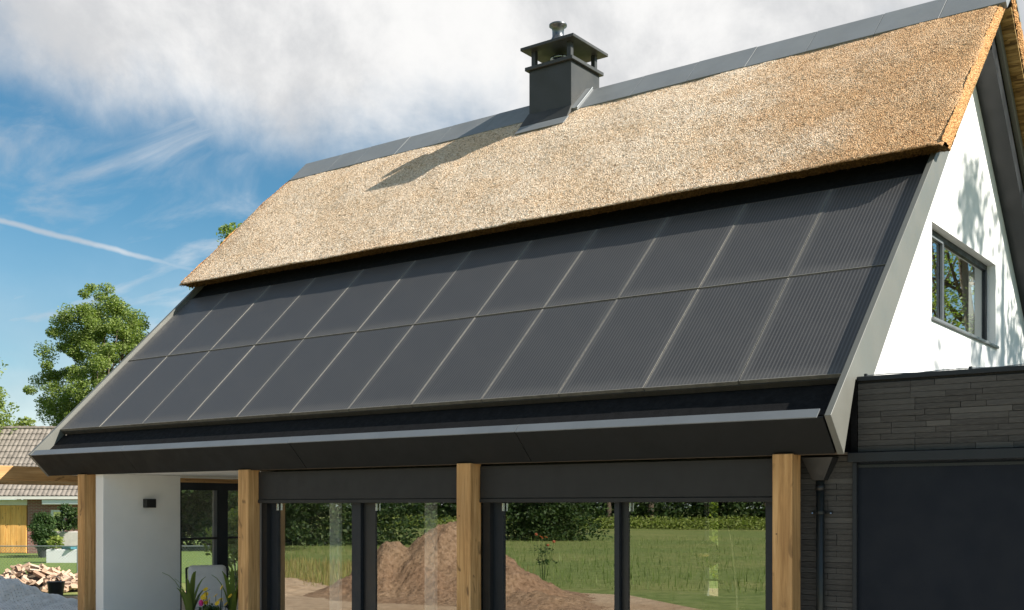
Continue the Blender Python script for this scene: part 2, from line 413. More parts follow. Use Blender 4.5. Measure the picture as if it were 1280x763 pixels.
# ------------------------------------------------------------------ the house
H = thing('thatched_house', (6, 0, 0), 'modern house with thatched upper roof, black ridge chimney and white gable', 'house')

# roof shell under the covering
bm = MB()
prof_f = [RC(0, a, o)[1:] for a, o in ((-2.225, -.355), (-2.225, -.13), (SAP(-.13), -.13), (SAP(-.355), -.355))]
prof_t = [RC(0, a, o)[1:] for a, o in ((-2.225, -.355), (-2.225, -.13), (SAP(-.13), -.13), (SAP(-.16), -.16), (2.37, -.185), (-1.3, -.37))]
bm.prism([tuple(p) for p in prof_t], 0, 12.0)
bm.prism([(2 * YR - p[0] + .001, p[1]) for p in prof_f][::-1], 0.002, 11.998)
roof = bm.build('roof', M['anthracite'], H)
MB().rbox(0, 12, -2.16, -1.66, -.13, -.10).build('gutter_membrane', M['membrane'], roof)
MB().rbox(0.001, 11.999, 1.64, 2.2, -.13, -.03).build('upper_flashing', M['membrane'], roof)
# seam clips and crumbs of reed lying in the gutter
cx = [0.0, 2.2, 5.5, 8.8, 12.0]
for i in range(4):
    x0, x1 = cx[i] + (.004 if i else -.02), cx[i + 1] - (.004 if i < 3 else -.02 + .035)
    pr = .002 * (i % 2)
    MB().prism([tuple(RC(0, a, o)[1:]) for a, o in ((-2.26 - pr, .035), (-2.26 - pr, -.375), (-2.235, -.375), (-2.235, .03))], x0, x1).build('fascia_panel', M['fascia'], roof, bevel=.003)
    MB().prism([tuple(RC(0, a, o)[1:]) for a, o in ((-2.264 - pr, .036), (-2.264 - pr, .046), (-2.16, .048), (-2.152, .036))], x0, x1 - (.0 if i < 3 else .05)).build('eave_trim', M['trim'], roof)
    MB().rbox(x0, x1, -2.225, -2.165, -.13, .034).build('gutter_lip', M['membrane'], roof)
for (x0, x1) in ((-.06, -.002), (12.002, 12.06)):
    prof = [(-2.262, .055), (-2.262, -.385), (-1.60, -.10), (-1.30, -.385), (2.37, -.19), (SAP(-.03), -.03), (SAP(.055), .055)]
    MB().prism([tuple(RC(0, a, o)[1:]) for a, o in prof], x0, x1).build('verge_board', M['verge'], roof, bevel=.003)
    prof = [(-2.262, .05), (-2.262, -.12), (SAP(-.12) - .003, -.12), (SAP(.05) - .003, .05)]
    MB().prism([tuple(RC(0, a, o, True)[1:]) for a, o in prof], x0, x1).build('verge_board', M['verge'], roof, bevel=.003)

# thatch -----------------------------------------------------------
def thatch_slope(name, mat, x0, x1, back=False, ds=.0165, dx=.019):
    tops = np.arange(1.74, SAP(.17), ds if not back else .06)
    ss = np.concatenate([np.linspace(2.3, 1.96, 6), np.linspace(1.95, 1.76, 14)[1:], tops])
    oo = np.concatenate([np.full(6, .035), np.linspace(.05, .235, 14)[1:], np.interp(tops, [1.74, 4.3, 5.2, 5.6], [.245, .235, .175, .16])])
    k = 6 + 13
    oo[k - 3:k + 4] += np.array([-.004, -.006, -.010, -.006, .0, .002, .002])
    xs = np.linspace(x0, x1, int((x1 - x0) / (dx if not back else .06)))
    S, X = np.meshgrid(ss, xs); O = np.repeat(oo[None], len(xs), 0)
    lump = (vnoise(X * 1.6, S * 1.6, 1) - .5) * .026 + (vnoise(X * 7, S * 7, 2) - .5) * .007
    topm = (np.arange(len(ss)) >= k)[None]
    edge = np.clip(np.minimum(X - x0, x1 - X) / .14, 0, 1); rnd = -.03 * (1 - np.sqrt(np.clip(1 - (1 - edge) ** 2, 0, 1)))
    O = O + np.where(topm, lump + rnd * 1.0, lump * .4 + rnd * .2)
    O = O + np.where(topm, (vnoise(X * 46, S * 42, 3) - .5) * .007 + RNG.normal(0, .0020, S.shape), RNG.normal(0, .003, S.shape))
    S = S + (vnoise(X * 3.1, X * 0 + 4, 5) - .5) * .010 * (ss < 2.2)[None] + RNG.normal(0, .004, S.shape)
    S = np.minimum(S, (YR + O * SA) / CA - .004)
    Y = S * CA - O * SA; Zc = Z0 + S * SA + O * CA
    if back: Y = 2 * YR - Y
    V = np.stack([X, Y, Zc], -1).reshape(-1, 3) - np.array(origin(H))
    me = np_mesh(name, V, grid_faces(len(xs), len(ss)))
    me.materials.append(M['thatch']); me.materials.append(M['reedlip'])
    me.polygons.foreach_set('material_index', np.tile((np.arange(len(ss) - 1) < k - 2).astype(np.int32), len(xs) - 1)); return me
TX0, TX1 = -.16, 12.19
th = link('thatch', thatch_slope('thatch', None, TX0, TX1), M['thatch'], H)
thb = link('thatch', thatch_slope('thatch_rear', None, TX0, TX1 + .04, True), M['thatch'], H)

def thatch_end(x, sgn, back=False, xin=0.0):
    """cut reed face closing a slope at the gable"""
    ss = np.arange(1.80, SAP(.2), .022); tt = np.linspace(0, 1, 13)
    S, T = np.meshgrid(ss, tt, indexing='ij')
    O = .035 + T * np.interp(S, [1.7, 4.3, 5.2, 5.6], [.205, .197, .138, .125]) + (vnoise(S * 2.2, S * 0 + 3, 8) - .5) * .03 * T
    S = S + .14 * (1 - T) * np.clip((2.6 - S) / .8, 0, 1)
    X = x + sgn * (.035 * np.sin(np.pi * np.clip(T, 0, 1)) + .018 * (vnoise(S * 3, T * 3, 4) - .5) + (RNG.random(S.shape) - .5) * .012 + (vnoise(S * 40, T * 9, 9) - .5) * .02)
    S = np.minimum(S, (YR + O * SA) / CA - .004)
    Y = S * CA - O * SA; Zc = Z0 + S * SA + O * CA
    if back: Y = 2 * YR - Y
    V = np.stack([X, Y, Zc], -1).reshape(-1, 3) - np.array(origin(H))
    return np_mesh('gable_edge', V, grid_faces(len(ss), len(tt)))
link('gable_edge', thatch_end(TX1 - .012, 1), M['reedcut'], th)
link('gable_edge', thatch_end(TX0 + .012, -1), M['reedcut'], th)
link('gable_edge', thatch_end(TX1 + .028, 1, True), M['reedcut'], thb)
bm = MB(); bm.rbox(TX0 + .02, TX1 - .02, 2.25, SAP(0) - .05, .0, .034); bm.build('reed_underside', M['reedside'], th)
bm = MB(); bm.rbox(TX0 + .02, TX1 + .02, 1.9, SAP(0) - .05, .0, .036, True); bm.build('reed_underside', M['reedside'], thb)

# loose reed ends bristling on the slope, the lip and the gable edge
def straws(n, fn, name, mat, parent):
    V, F = [], []
    for i in range(n):
        p, dv, L, r = fn()
        side = dv.cross(Vector((random.random() - .5, random.random() - .5, random.random() - .5))).normalized() * r
        up = dv.cross(side).normalized() * r
        b = len(V); o = origin(H)
        V += [p + side - o, p - side * .5 + up - o, p - side * .5 - up - o, p + dv * L - o]
        F += [(b, b + 1, b + 3), (b + 1, b + 2, b + 3), (b + 2, b, b + 3)]
    return link(name, np_mesh(name, np.array([tuple(v) for v in V]), F), mat, parent, 'stuff')
dn = (RC(0, -1, 0) - RC(0, 0, 0)); outn = (RC(0, 0, 1) - RC(0, 0, 0))
def s_top():
    x, s = random.uniform(TX0 + .1, TX1 - .1), random.uniform(1.8, 5.1)
    dv = (dn * random.uniform(.6, 1) + outn * random.uniform(.15, .5) + Vector((random.uniform(-.8, .8), 0, 0))).normalized()
    return RC(x, s, float(np.interp(s, [1.74, 4.3, 5.2], [.243, .233, .173]))), dv, random.uniform(.015, .035), .0022
def s_lip():
    x = random.uniform(TX0, TX1); t = random.random()
    dv = (dn * random.uniform(.6, 1) + outn * random.uniform(-.3, .3) + Vector((random.uniform(-.4, .4), 0, 0))).normalized()
    return RC(x, 1.94 - .18 * t, .055 + .17 * t), dv, random.uniform(.015, .06), .004
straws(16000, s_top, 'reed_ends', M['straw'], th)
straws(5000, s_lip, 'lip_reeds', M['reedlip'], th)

# ridge cap: single folded sheets, each its own piece
cz = [-.10, .86, 1.56, 2.5, 3.45, 4.4, 5.27]; cz2 = [6.22, 7.12, 8.02, 8.92, 9.78, 10.68, 11.48, 12.26]
def cap_profile(e):
    f = [RC(0, a, o)[1:] for a, o in ((5.05, .120), (5.05, .200 + e), (SAP(.200 + e), .200 + e))]
    b = [RC(0, a, o, True)[1:] for a, o in ((5.05, .200 + e), (5.05, .120))]
    return [tuple(p) for p in f] + [tuple(p) for p in b] + [tuple(RC(0, SAP(.12), .12)[1:])]
for seq in (cz, cz2):
    for i, (a, b) in enumerate(zip(seq, seq[1:])):
        MB().prism(cap_profile(.002 * (i % 3)), a + .003, b - .003).build('ridge_cap', M['cap'], H, bevel=.003)

# chimney ----------------------------------------------------------
CX0, CX1, CY0, CY1 = 5.35, 6.127, 3.42, 4.215
ch = MB().box(CX0, CX1, CY0, CY1, 7.5, 8.708).build('chimney', M['chimney'], H, bevel=.004)
MB().box(CX0 - .05, CX1 + .05, CY0 - .05, CY1 + .05, 8.71, 8.765).build('ledge_plate', M['chimney'], ch, bevel=.005)
for x in (CX0 + .06, CX1 - .06):
    for y in (CY0 + .06, CY1 - .06):
        MB().box(x - .035, x + .035, y - .035, y + .035, 8.766, 9.014).build('corner_post', M['chimney'], ch)
MB().box(CX0 - .10, CX1 + .10, CY0 - .10, CY1 + .10, 9.015, 9.062).build('cap_plate', M['chimney'], ch, bevel=.005)
MB().lathe([(.19, .0), (.19, .03), (.10, .06), (.10, .15), (.16, .155), (.16, .195), (.06, .21)], (5.68, 3.80, 8.766), 24).build('flue_collar', M['steel'], ch, True)
MB().lathe([(.165, 0), (.16, .03), (.105, .21), (.092, .23), (.090, .235), (.090, .34), (.095, .345), (.098, .385), (.138, .40), (.140, .425), (.115, .44), (.03, .45)], (5.63, 3.80, 9.063), 28).build('flue_pot', M['potsteel'], ch, True)
def on(x, s, o): return RC(x, s, o)
MB().hexa([on(CX0 - .06, 4.79, .225), on(CX1 + .03, 4.79, .225), on(CX1 + .01, 5.2, .2), on(CX0 - .01, 5.2, .2), on(CX0 - .06, 4.79, .24), on(CX1 + .03, 4.79, .24), (CX1 + .006, CY0 - .008, 8.03), (CX0 - .006, CY0 - .008, 8.05)]).build('flashing_apron', M['chimney'], ch)
MB().rbox(CX0 - .05, CX1 + .06, 4.58, 4.787, .222, .236).build('flashing_sheet', M['cap'], ch)
MB().hexa([on(6.13, 5.0, .17), on(6.235, 5.0, .17), on(6.235, SAP(.2) - .01, .17), on(6.13, SAP(.2) - .01, .17), on(6.13, 5.0, .25), on(6.235, 5.0, .235), on(6.235, SAP(.2) - .03, .235), on(6.13, SAP(.2) - .03, .25)]).build('flashing_cheek', M['cap'], ch)
MB().tube([on(6.235, 5.0, .238), on(6.235, SAP(.2) - .02, .238)], .012, 6).build('flashing_seam', M['trim'], ch)

# soffits and walls ---------------------------------------------------
MB().box(.10, 4.3, -1.32, 2.0, 2.466, 2.485).build('veranda_soffit', M['ceiling'], H)
MB().box(4.301, 12.0, -1.34, -1.02, 2.452, 2.47).build('eave_soffit', M['bark'], H)
XG = 11.73
def gable(x0, x1, name, zb, holes):
    zs = lambda y: Z0 + (y if y <= YR else 2 * YR - y) * SA / CA - .30 / CA
    yl = lambda z: (z - Z0 + .30 / CA) * CA / SA
    bm = MB(); y0 = -.6; y1 = 2 * YR + .6
    if holes:
        ya, yb, za, zc = holes
        bm.prism([(y0, zb), (y1, zb), (y1, zs(y1)), (2 * YR - yl(za), za), (yl(za), za), (y0, zs(y0))], x0, x1)
        bm.prism([(yl(za), za), (ya, za), (ya, zc), (yl(zc), zc)], x0, x1)
        bm.prism([(yb, za), (2 * YR - yl(za), za), (2 * YR - yl(zc), zc), (yb, zc)], x0, x1)
        bm.prism([(yl(zc), zc), (2 * YR - yl(zc), zc), (YR, zs(YR))], x0, x1)
    else:
        bm.prism([(yl(zb), zb), (2 * YR - yl(zb), zb), (YR, zs(YR))], x0, x1)
    return bm.build(name, M['white'], H)
WIN = (2.32, 5.20, 4.14, 5.22)
gable(XG - .3, XG, 'gable_wall', 2.46, WIN)
gable(.5, .8, 'gable_wall', 3.2, None)
# gable window
ya, yb, za, zc = WIN; xf = XG - .11
gw = MB().box(xf - .06, xf, ya, ya + .06, za, zc).box(xf - .06, xf, yb - .06, yb, za, zc).box(xf - .06, xf, ya + .06, yb - .06, zc - .07, zc).box(xf - .06, xf, ya + .06, yb - .06, za, za + .05).box(xf - .06, xf, 3.13, 3.21, za + .05, zc - .07).build('gable_window', M['frame'], H)
gw['label'] = 'wide two light window in the white gable'
for a, b in ((ya + .06, 3.13), (3.21, yb - .06)):
    MB().box(xf - .035, xf - .025, a, b, za + .05, zc - .07).build('pane', M['glass'], gw)
MB().box(xf - .02, xf + .012, ya + .05, 3.125, zc - .095, zc - .07).box(xf - .02, xf + .012, ya + .05, ya + .075, za + .05, zc - .096).box(xf - .02, xf + .012, 3.10, 3.125, za + .05, zc - .096).build('sash', M['trim'], gw)
MB().box(xf, XG + .035, ya - .02, yb + .05, za - .035, za - .001).build('sill', M['trim'], gw, bevel=.004)
MB().box(xf - .2, xf - .12, yb - .45, yb - .2, za, zc).build('curtain', M['cloth'], gw)
MB().box(10.2, 10.25, 1.9, 5.9, 3.0, 6.2).build('inner_partition', M['inner'], H)
MB().box(  .85, 11.3, 0.2, 7.4, 2.62, 2.75).build('upper_floor', M['inner'], H)

# white pier wall at the veranda, back walls
MB().box(1.1, 1.285, -1.30, .02, 0, 2.465).build('pier_wall', M['white'], H, bevel=.004)
MB().box(1.3, 4.24, 2.0, 2.2, 0, 2.42).build('veranda_wall', M['white'], H)
MB().box(4.2, 4.3, -1.0, 2.19, 0, 2.42).build('party_wall', M['inner'], H)
# veranda glazed screen looking out to the garden
sc_ = MB().box(1.16, 1.24, .02, 1.9, 2.25, 2.365).box(1.165, 1.235, .02, .08, 0, 2.25).box(1.16, 1.24, .77, .96, 0, 2.25).box(1.165, 1.235, 1.84, 1.9, 0, 2.25).build('veranda_screen', M['frame'], H)
MB().box(1.17, 1.23, .081, .769, 1.485, 1.52).box(1.17, 1.23, .961, 1.839, 1.485, 1.52).build('transom', M['black'], sc_)
MB().box(1.18, 1.22, .70, .766, 1.521, 2.249).box(1.18, 1.22, .70, .766, .0, 1.484).build('sash_frame', M['trim'], sc_)
for a, b in ((.081, .70), (.961, 1.839)):
    for z0, z1 in ((.02, 1.484), (1.521, 2.249)): MB().box(1.196, 1.204, a, b, z0, z1).build('pane', M['glass_clear'], sc_)
MB().box(1.12, 1.28, .025, 1.98, 2.366, 2.46 - .037).build('veranda_beam', M['oakbeam'], H, bevel=.006)

# oak posts
for x0, x1 in ((.805, .975), (4.305, 4.50), (7.845, 8.035), (11.432, 11.618)):
    MB().box(x0, x1, -1.40, -1.21, 0.02, 2.46).build('oak_post', M['oak'], H, bevel=.008, seg=2)
    for zz in (random.uniform(1.5, 2.0),):
        MB().tube([(x0 + .04, -1.404, zz), (x0 + .04, -1.395, zz)], .006, 8).build('peg', M['bark'], H)

# window bays --------------------------------------------------------
def bay(x0, x1, m0, m1, label):
    yw = -1.14; XR = .04 if x0 < 6 else .175
    w = MB().box(x0 + .01, x0 + .10, yw + .0, yw + .10, .02, 2.05).box(x1 - XR, x1, yw, yw + .10, .02, 2.05).box(x0, x1, yw, yw + .10, 2.05, 2.43).box(x0, x1, yw, yw + .10, .02, .07).build('sliding_window', M['frame'], H)
    w['label'] = label
    MB().box(x0 + .002, x1 - .002, yw - .10, yw - .001, 2.085, 2.43).build('shutter_box', M['shutter'], w, bevel=.004)
    MB().box(x0 + .003, x1 - .003, yw - .112, yw - .002, 2.04, 2.083).build('shutter_rail', M['shutter'], w, bevel=.004)
    MB().box(x0 + .002, x0 + .10, yw - .05, yw - .003, .02, 2.04).build('guide_rail', M['black'], w)
    mul = MB().box(m0, m0 + (m1 - m0) * .42, yw - .025, yw + .05, .07, 2.05).build('mullion', M['frame'], w)
    MB().box(m0 + (m1 - m0) * .44, m1, yw + .02, yw + .09, .07, 2.05).build('sash_stile', M['black'], w)
    MB().box(x0 + .101, x0 + .22, yw + .02, yw + .08, .07, 2.05).build('sash_stile', M['frame'], w)
    MB().box(x0 + .222, x0 + .234, yw + .0, yw + .03, 1.95, 2.034).build('glint_strip', M['alu'], w)  # short bare strip standing in for a highlight near the head
    for a, b, o in ((x0 + .22, m0, .045), (m1, x1 - XR, .035)):
        MB().box(a, b, yw + o, yw + o + .008, .07, 2.05).build('pane', M['glass'], w)
    for a in (m1 + .02,): MB().box(a, a + .012, yw - .0, yw + .02, 1.95, 2.035).build('glint_strip', M['alu'], w)  # second strip shaped as a highlight
bay(4.503, 7.842, 6.06, 6.40, 'left sliding window reflecting the soil heap')
bay(8.038, 11.43, 9.67, 9.805, 'right sliding window reflecting the green field')
# room behind
room = MB().box(4.31, 11.3, -1.03, 8.2, -.05, .021).build('room_floor', M['floor'], H)
MB().box(4.31, 11.42, -1.03, 8.2, 2.44, 2.5).build('room_ceiling', M['inner'], H)
for a, b, c, e in ((4.3, 5.92, .021, 2.44), (6.2, 11.6, .021, 2.44), (5.92, 6.2, .021, .25), (5.92, 6.2, 2.1, 2.44)): MB().box(a, b, 8.2, 8.4, c, e).build('back_wall', M['inner'], H)
MB().box(11.32, 11.42, -1.03, 8.2, .022, 2.438).build('side_wall', M['inner'], H)
MB().box(4.31, 4.36, 2.2, 8.19, .022, 2.438).build('side_wall', M['inner'], H)
sw = MB().box(5.92, 6.2, 8.25, 8.3, .25, .29).box(5.92, 6.2, 8.25, 8.3, .62, .66).box(5.92, 6.2, 8.25, 8.3, 1.78, 1.82).build('slit_window', M['frame'], H)
MB().box(5.92, 6.2, 8.27, 8.278, .29, 2.1).build('pane', M['glass_clear'], sw)
for x0, x1, yy in ((5.06, 5.26, -.55), (6.66, 6.84, -.55)):
    n = 15; pts = [(x0 + (x1 - x0) * i / (n - 1), yy + .025 * math.sin(i * 1.9), .03) for i in range(n)]
    bm = MB()
    for a, b in zip(pts, pts[1:]): bm.poly([a, b, (b[0], b[1], 2.42), (a[0], a[1], 2.42)], [(0, 1, 2, 3)])
    o = bm.build('curtain', M['cloth']); tag(o, 'narrow white curtain drawn behind the %s window pane' % ('leftmost' if x0 < 6 else 'second'), 'curtain', 'curtains in the living room')

# things in the room
t = thing('pendant_lamp', (9.1, 2.0, 1.25), 'round brass pendant lamp hanging behind the right window', 'lamp')
MB().lathe([(.03, 0), (.10, .02), (.155, .08), (.17, .16), (.15, .24), (.09, .30), (.03, .33)], (9.1, 2.0, 1.25), 24).build('globe', M['lamp_brass'], t, True)
MB().tube([(9.1, 2, 1.58), (9.1, 2, 2.44)], .006, 6).build('cord', M['black'], t)
MB().lathe([(.05, 0), (.05, .03)], (9.1, 2, 2.41), 16).build('ceiling_rose', M['black'], t)

# wall lamp, drainpipe
t = thing('wall_lamp', (1.285, -.57, 2.0), 'small black box lamp on the white pier wall', 'wall lamp')
MB().box(1.286, 1.30, -.64, -.50, 1.985, 2.105).build('back_plate', M['black'], t)
MB().box(1.301, 1.39, -.655, -.485, 1.98, 2.11).build('housing', M['black'], t, bevel=.006)
t = thing('drainpipe', (11.75, -1.07, 0), 'dark green round drainpipe between oak post and garage door', 'drainpipe')
MB().tube([(11.75, -1.09, .02), (11.75, -1.09, 2.24)], .036, 14).build('pipe', simple('dark green pipe', (.014, .017, .017), .4, 0, .1, 4), t, True)
MB().tube([(11.75, -1.09, 2.14), (11.75, -1.09, 2.19)], .041, 14).build('socket', M['black'], t, True)
MB().hexa([(11.70, -1.14, 2.23), (11.80, -1.14, 2.23), (11.80, -1.04, 2.23), (11.70, -1.04, 2.23), (11.62, -1.19, 2.43), (11.90, -1.19, 2.43), (11.90, -1.04, 2.43), (11.62, -1.04, 2.43)]).build('hopper', M['black'], t)
for z in (1.93, .6):
    br = MB().tube([(11.75, -1.09, z), (11.75, -1.09, z + .025)], .042, 14).box(11.66, 11.84, -1.055, -1.03, z + .004, z + .02).build('bracket', M['black'], t)
    for dx in (-.085, .085): MB().lathe([(.011, 0), (.008, .01)], (11.75 + dx, -1.06, z + .005), 8).build('screw', M['alu'], br)

# ------------------------------------------------------------------ solar array
A = thing('solar_panel_array', (6, 0, Z0), 'black solar panel array of two rows covering the lower roof slope', 'solar panels')
PW, PH = .990, 1.630
rotm = Matrix.Rotation(PITCH, 4, 'X')
gm = MB().box(-PW / 2 + .007, PW / 2 - .007, -PH / 2 + .008, PH / 2 - .008, -.02, -.0015).mesh('solar_glass'); gm.materials.append(M['pv'])
fb = MB()
fb.box(-PW / 2, -PW / 2 + .005, -PH / 2, PH / 2, -.04, .0).box(PW / 2 - .005, PW / 2, -PH / 2, PH / 2, -.04, 0)
fb.box(-PW / 2 + .006, PW / 2 - .006, -PH / 2, -PH / 2 + .008, -.04, 0)
fm = fb.mesh('panel_frame'); fm.materials.append(M['pvframe'])
ft_ = MB().box(-PW / 2 + .006, PW / 2 - .006, PH / 2 - .009, PH / 2, -.04, 0).mesh('top_edge'); ft_.materials.append(M['pvdark'])
for r in (0, 1):
    for k in range(12):
        s = (-.826, .826)[r]
        o = bpy.data.objects.new('solar_panel', gm); COL.objects.link(o); o.parent = A
        o.location = RC(k + .5, s, random.uniform(-.0015, .0015)) - A.location
        o.rotation_euler = (PITCH + R_(random.uniform(-.07, .07)), 0, 0)
        for nm, me_ in (('panel_frame', fm), ('top_edge', ft_)): f = bpy.data.objects.new(nm, me_); COL.objects.link(f); f.parent = o
MB().rbox(.01, 11.99, -1.652, -1.60, -.10, -.042).build('lower_rail', M['pvdark'], A)
MB().rbox(.01, 11.99, -.05, .05, -.125, -.045).build('middle_rail', M['pvdark'], A)
MB().rbox(.01, 11.99, 1.58, 1.63, -.10, -.045).build('upper_rail', M['pvdark'], A)
MB().rbox(.02, 11.98, -1.58, 1.58, -.1299, -.12).build('underlay', M['membrane'], A)

# ------------------------------------------------------------------ garage wing
G = thing('garage_wing', (14, -1, 0), 'flat roofed garage wing of dark long bricks joined to the gable', 'garage')
YB = -1.02
MB().box(11.50, 12.028, YB + .012, YB + .3, 0, 2.46).build('wall', M['mortar'], G)
MB().box(12.063, 16.4, YB + .012, YB + .3, 2.44, 3.09).build('wall', M['mortar'], G)
MB().box(11.6, 12.058, YB + .02, YB + .32, 2.462, 2.80).build('shadow_gap_plate', M['membrane'], G)  # this and the next: dark plates added to stand for the shaded gap
MB().box(12.004, 12.0585, YB - .008, YB + .4, 2.47, 3.09).build('shadow_gap_plate', M['membrane'], G)
MB().box(12.062, 16.4, YB - .02, YB + .34, 3.092, 3.132).build('coping', M['frame'], G, bevel=.004)
MB().box(12.063, 16.4, YB + .34, 9.3, 2.95, 3.02).build('flat_roof', M['membrane'], G)
MB().box(16.1, 16.4, YB + .3, 9.3, 0, 2.95).build('side_wall', M['mortar'], G)
# one mesh of unit size per length class, shared
def brick_mesh(L, v):
    b = MB().box(-L / 2, L / 2, -.010, .03, -.0236, .0236)
    for vt in b.b.verts: vt.co += Vector((random.uniform(-.0015, .0015), random.uniform(-.0014, .0014), random.uniform(-.0011, .0011)))
    me = b.mesh('brick', bevel=.002); me.materials.append(M['brick']); return me
LENS = (.20, .29, .37, .45, .49); BM = {(L, v): brick_mesh(L, v) for L in LENS for v in range(3)}
def courses(x0, x1, z0, z1, seed):
    rg = random.Random(seed); z = z0 + .025
    while z < z1 - .015:
        x = x0
        while x < x1 - .03:
            L = rg.choice(LENS); rem = x1 - x
            Lx = rem if rem < L + .10 else L
            o = bpy.data.objects.new('brick', BM[(L, rg.randrange(3))]); COL.objects.link(o); o.parent = G
            o.location = Vector((x + Lx / 2, YB + rg.uniform(-.0012, .0012), z)) - G.location
            o.scale.x = (Lx - .001) / L
            x += Lx + .002
        z += .0495
courses(11.505, 12.026, .02, 2.455, 3); courses(12.066, 13.75, 2.475, 3.09, 5)
# the wall beyond the frame of the photograph, same bricks joined
bm = MB(); rg = random.Random(8); z = 2.5
while z < 3.075:
    x = 13.76
    while x < 16.38:
        L = min(rg.choice(LENS), 16.39 - x); bm.box(x, x + L - .004, YB - .012 + rg.uniform(-.003, .003), YB + .02, z - .0205, z + .0205); x += L
    z += .0495
bm.build('brickwork', M['brick'], G, kind='stuff')
MB().box(12.0, 16.2, YB - .085, YB + .01, 2.385, 2.468).build('door_head', M['frame'], G, bevel=.005)
MB().box(12.031, 12.068, YB - .05, YB + .06, 0.01, 2.383).build('door_jamb', M['frame'], G, bevel=.003)
MB().box(12.069, 16.1, YB - .012, YB + .008, 0.02, 2.384).build('garage_door', M['door'], G)
MB().box(12.069, 16.1, YB - .02, YB + .02, 2.338, 2.362).build('door_top_rail', M['black'], G)
t = thing('lightning_wire', (12.1, -1.0, 3.13), 'thin lightning wire on small clips along the garage coping', 'wire')
pts = [(12.1 + i * .22, YB + .10 + .004 * math.sin(i), 3.150 + .006 * math.sin(i * 2.3)) for i in range(19)]
MB().tube(pts, .004, 5).build('conductor', M['wire'], t)
for i in (0, 4, 9, 14): MB().box(pts[i][0] - .012, pts[i][0] + .012, YB + .085, YB + .115, 3.133, 3.165).build('clip', M['pot'], t)

# ------------------------------------------------------------------ side pergola
t = thing('timber_pergola', (-1.0, -.5, 0), 'oak pergola beams on posts at the left house end', 'pergola')
MB().box(-1.09, -.91, -3.4, 3.2, 2.40, 2.62).build('beam', M['oakbeam'], t, bevel=.008)
MB().box(-4.2, -4.02, -3.4, 3.2, 2.40, 2.62).build('beam', M['oakbeam'], t, bevel=.008)
for x, y in ((-1.0, -3.2), (-1.0, .42), (-4.11, -3.2), (-4.11, 3.0)):
    MB().box(x - .08, x + .08, y - .08, y + .08, 0, 2.40).build('post', M['oak'], t, bevel=.006)


# ------------------------------------------------------------------ plants
def leaf_cloud(centers, radii, n, size, seed, flat=.0, aspect=.55):
    """n leaf quads scattered in shells round cluster centres"""
    rg = np.random.default_rng(seed); k = rg.integers(0, len(centers), n)
    dv = rg.normal(size=(n, 3)); dv /= np.linalg.norm(dv, axis=1)[:, None]
    rr = rg.random(n) ** .45
    p = centers[k] + dv * (rr * radii[k])[:, None] * np.array([1, 1, .72])
    a = rg.normal(size=(n, 3)); a[:, 2] *= .55; a /= np.linalg.norm(a, axis=1)[:, None]
    nrm = rg.normal(size=(n, 3)) * .8 + dv * .6 + np.array([0, 0, .5 + flat]); b = np.cross(nrm, a); b /= np.linalg.norm(b, axis=1)[:, None] + 1e-9
    L = size * rg.uniform(.6, 1.3, n)[:, None]; wd = L * aspect
    V = np.stack([p - a * L * .5, p + b * wd * .5, p + a * L * .5, p - b * wd * .5], 1).reshape(-1, 3)
    return V, np.arange(n * 4).reshape(-1, 4)


def make_tree(name, h, crown_r, crown_h, n_cl, n_leaf, leaf, mat, seed, base_frac=.3, cl_r=(.55, 1.0), lean=(0, 0), limbs=9):
    """local coordinates: trunk foot at the origin; returns (trunk mesh, crown mesh)"""
    rg = random.Random(seed); bm = MB(); zc = h - crown_h / 2
    top = Vector((lean[0], lean[1], h * .86)); pts = []
    for i in range(7):
        f = i / 6; pts.append(Vector((top.x * f + rg.uniform(-.1, .1) * f, top.y * f + rg.uniform(-.1, .1) * f, top.z * f)))
    r0 = h * .021 + .05
    bm.tube(pts, [r0 * (1.25 if i == 0 else 1 - .13 * i) for i in range(7)], 9)
    cen, rad = [], []
    for i in range(n_cl):
        while True:
            v = Vector((rg.uniform(-1, 1), rg.uniform(-1, 1), rg.uniform(-1, 1)))
            if .25 < v.length < 1: break
        v = v.normalized() * v.length ** .55
        w = 1.0 - .35 * max(0, v.z) + .0
        wob = .78 + .44 * rg.random()
        cen.append((v.x * crown_r * w * wob + lean[0] * .9, v.y * crown_r * w * wob + lean[1] * .9, zc + v.z * crown_h / 2 * wob * .95)); rad.append(rg.uniform(*cl_r))
    cen = np.array(cen); rad = np.array(rad)
    for i in range(limbs * 3):
        e = Vector(cen[rg.randrange(len(cen))]); f = rg.uniform(.32, .9); s = pts[0].lerp(top, f)
        if e.z < s.z - .3: continue
        mid = s.lerp(e, .5) + Vector((rg.uniform(-.2, .2), rg.uniform(-.2, .2), -.12 * (e - s).length))
        rr = r0 * (1 - f * .8) * .42
        bm.tube([s, mid, e], [rr, rr * .6, rr * .18], 5)
    tm = bm.mesh('trunk', smooth=True); tm.materials.append(M['bark'])
    V, F = leaf_cloud(cen, rad, n_leaf, leaf, seed)
    cm = np_mesh('crown', V, F); cm.materials.append(mat); return tm, cm


def put_tree(name, meshes, loc, label, group=None, rz=0.0, sc=1.0, cat='tree'):
    t = thing(name, loc, label, cat, group, rz); t.scale = (sc, sc, sc)
    link('trunk', meshes[0], None, t); link('crown', meshes[1], None, t, 'stuff'); return t


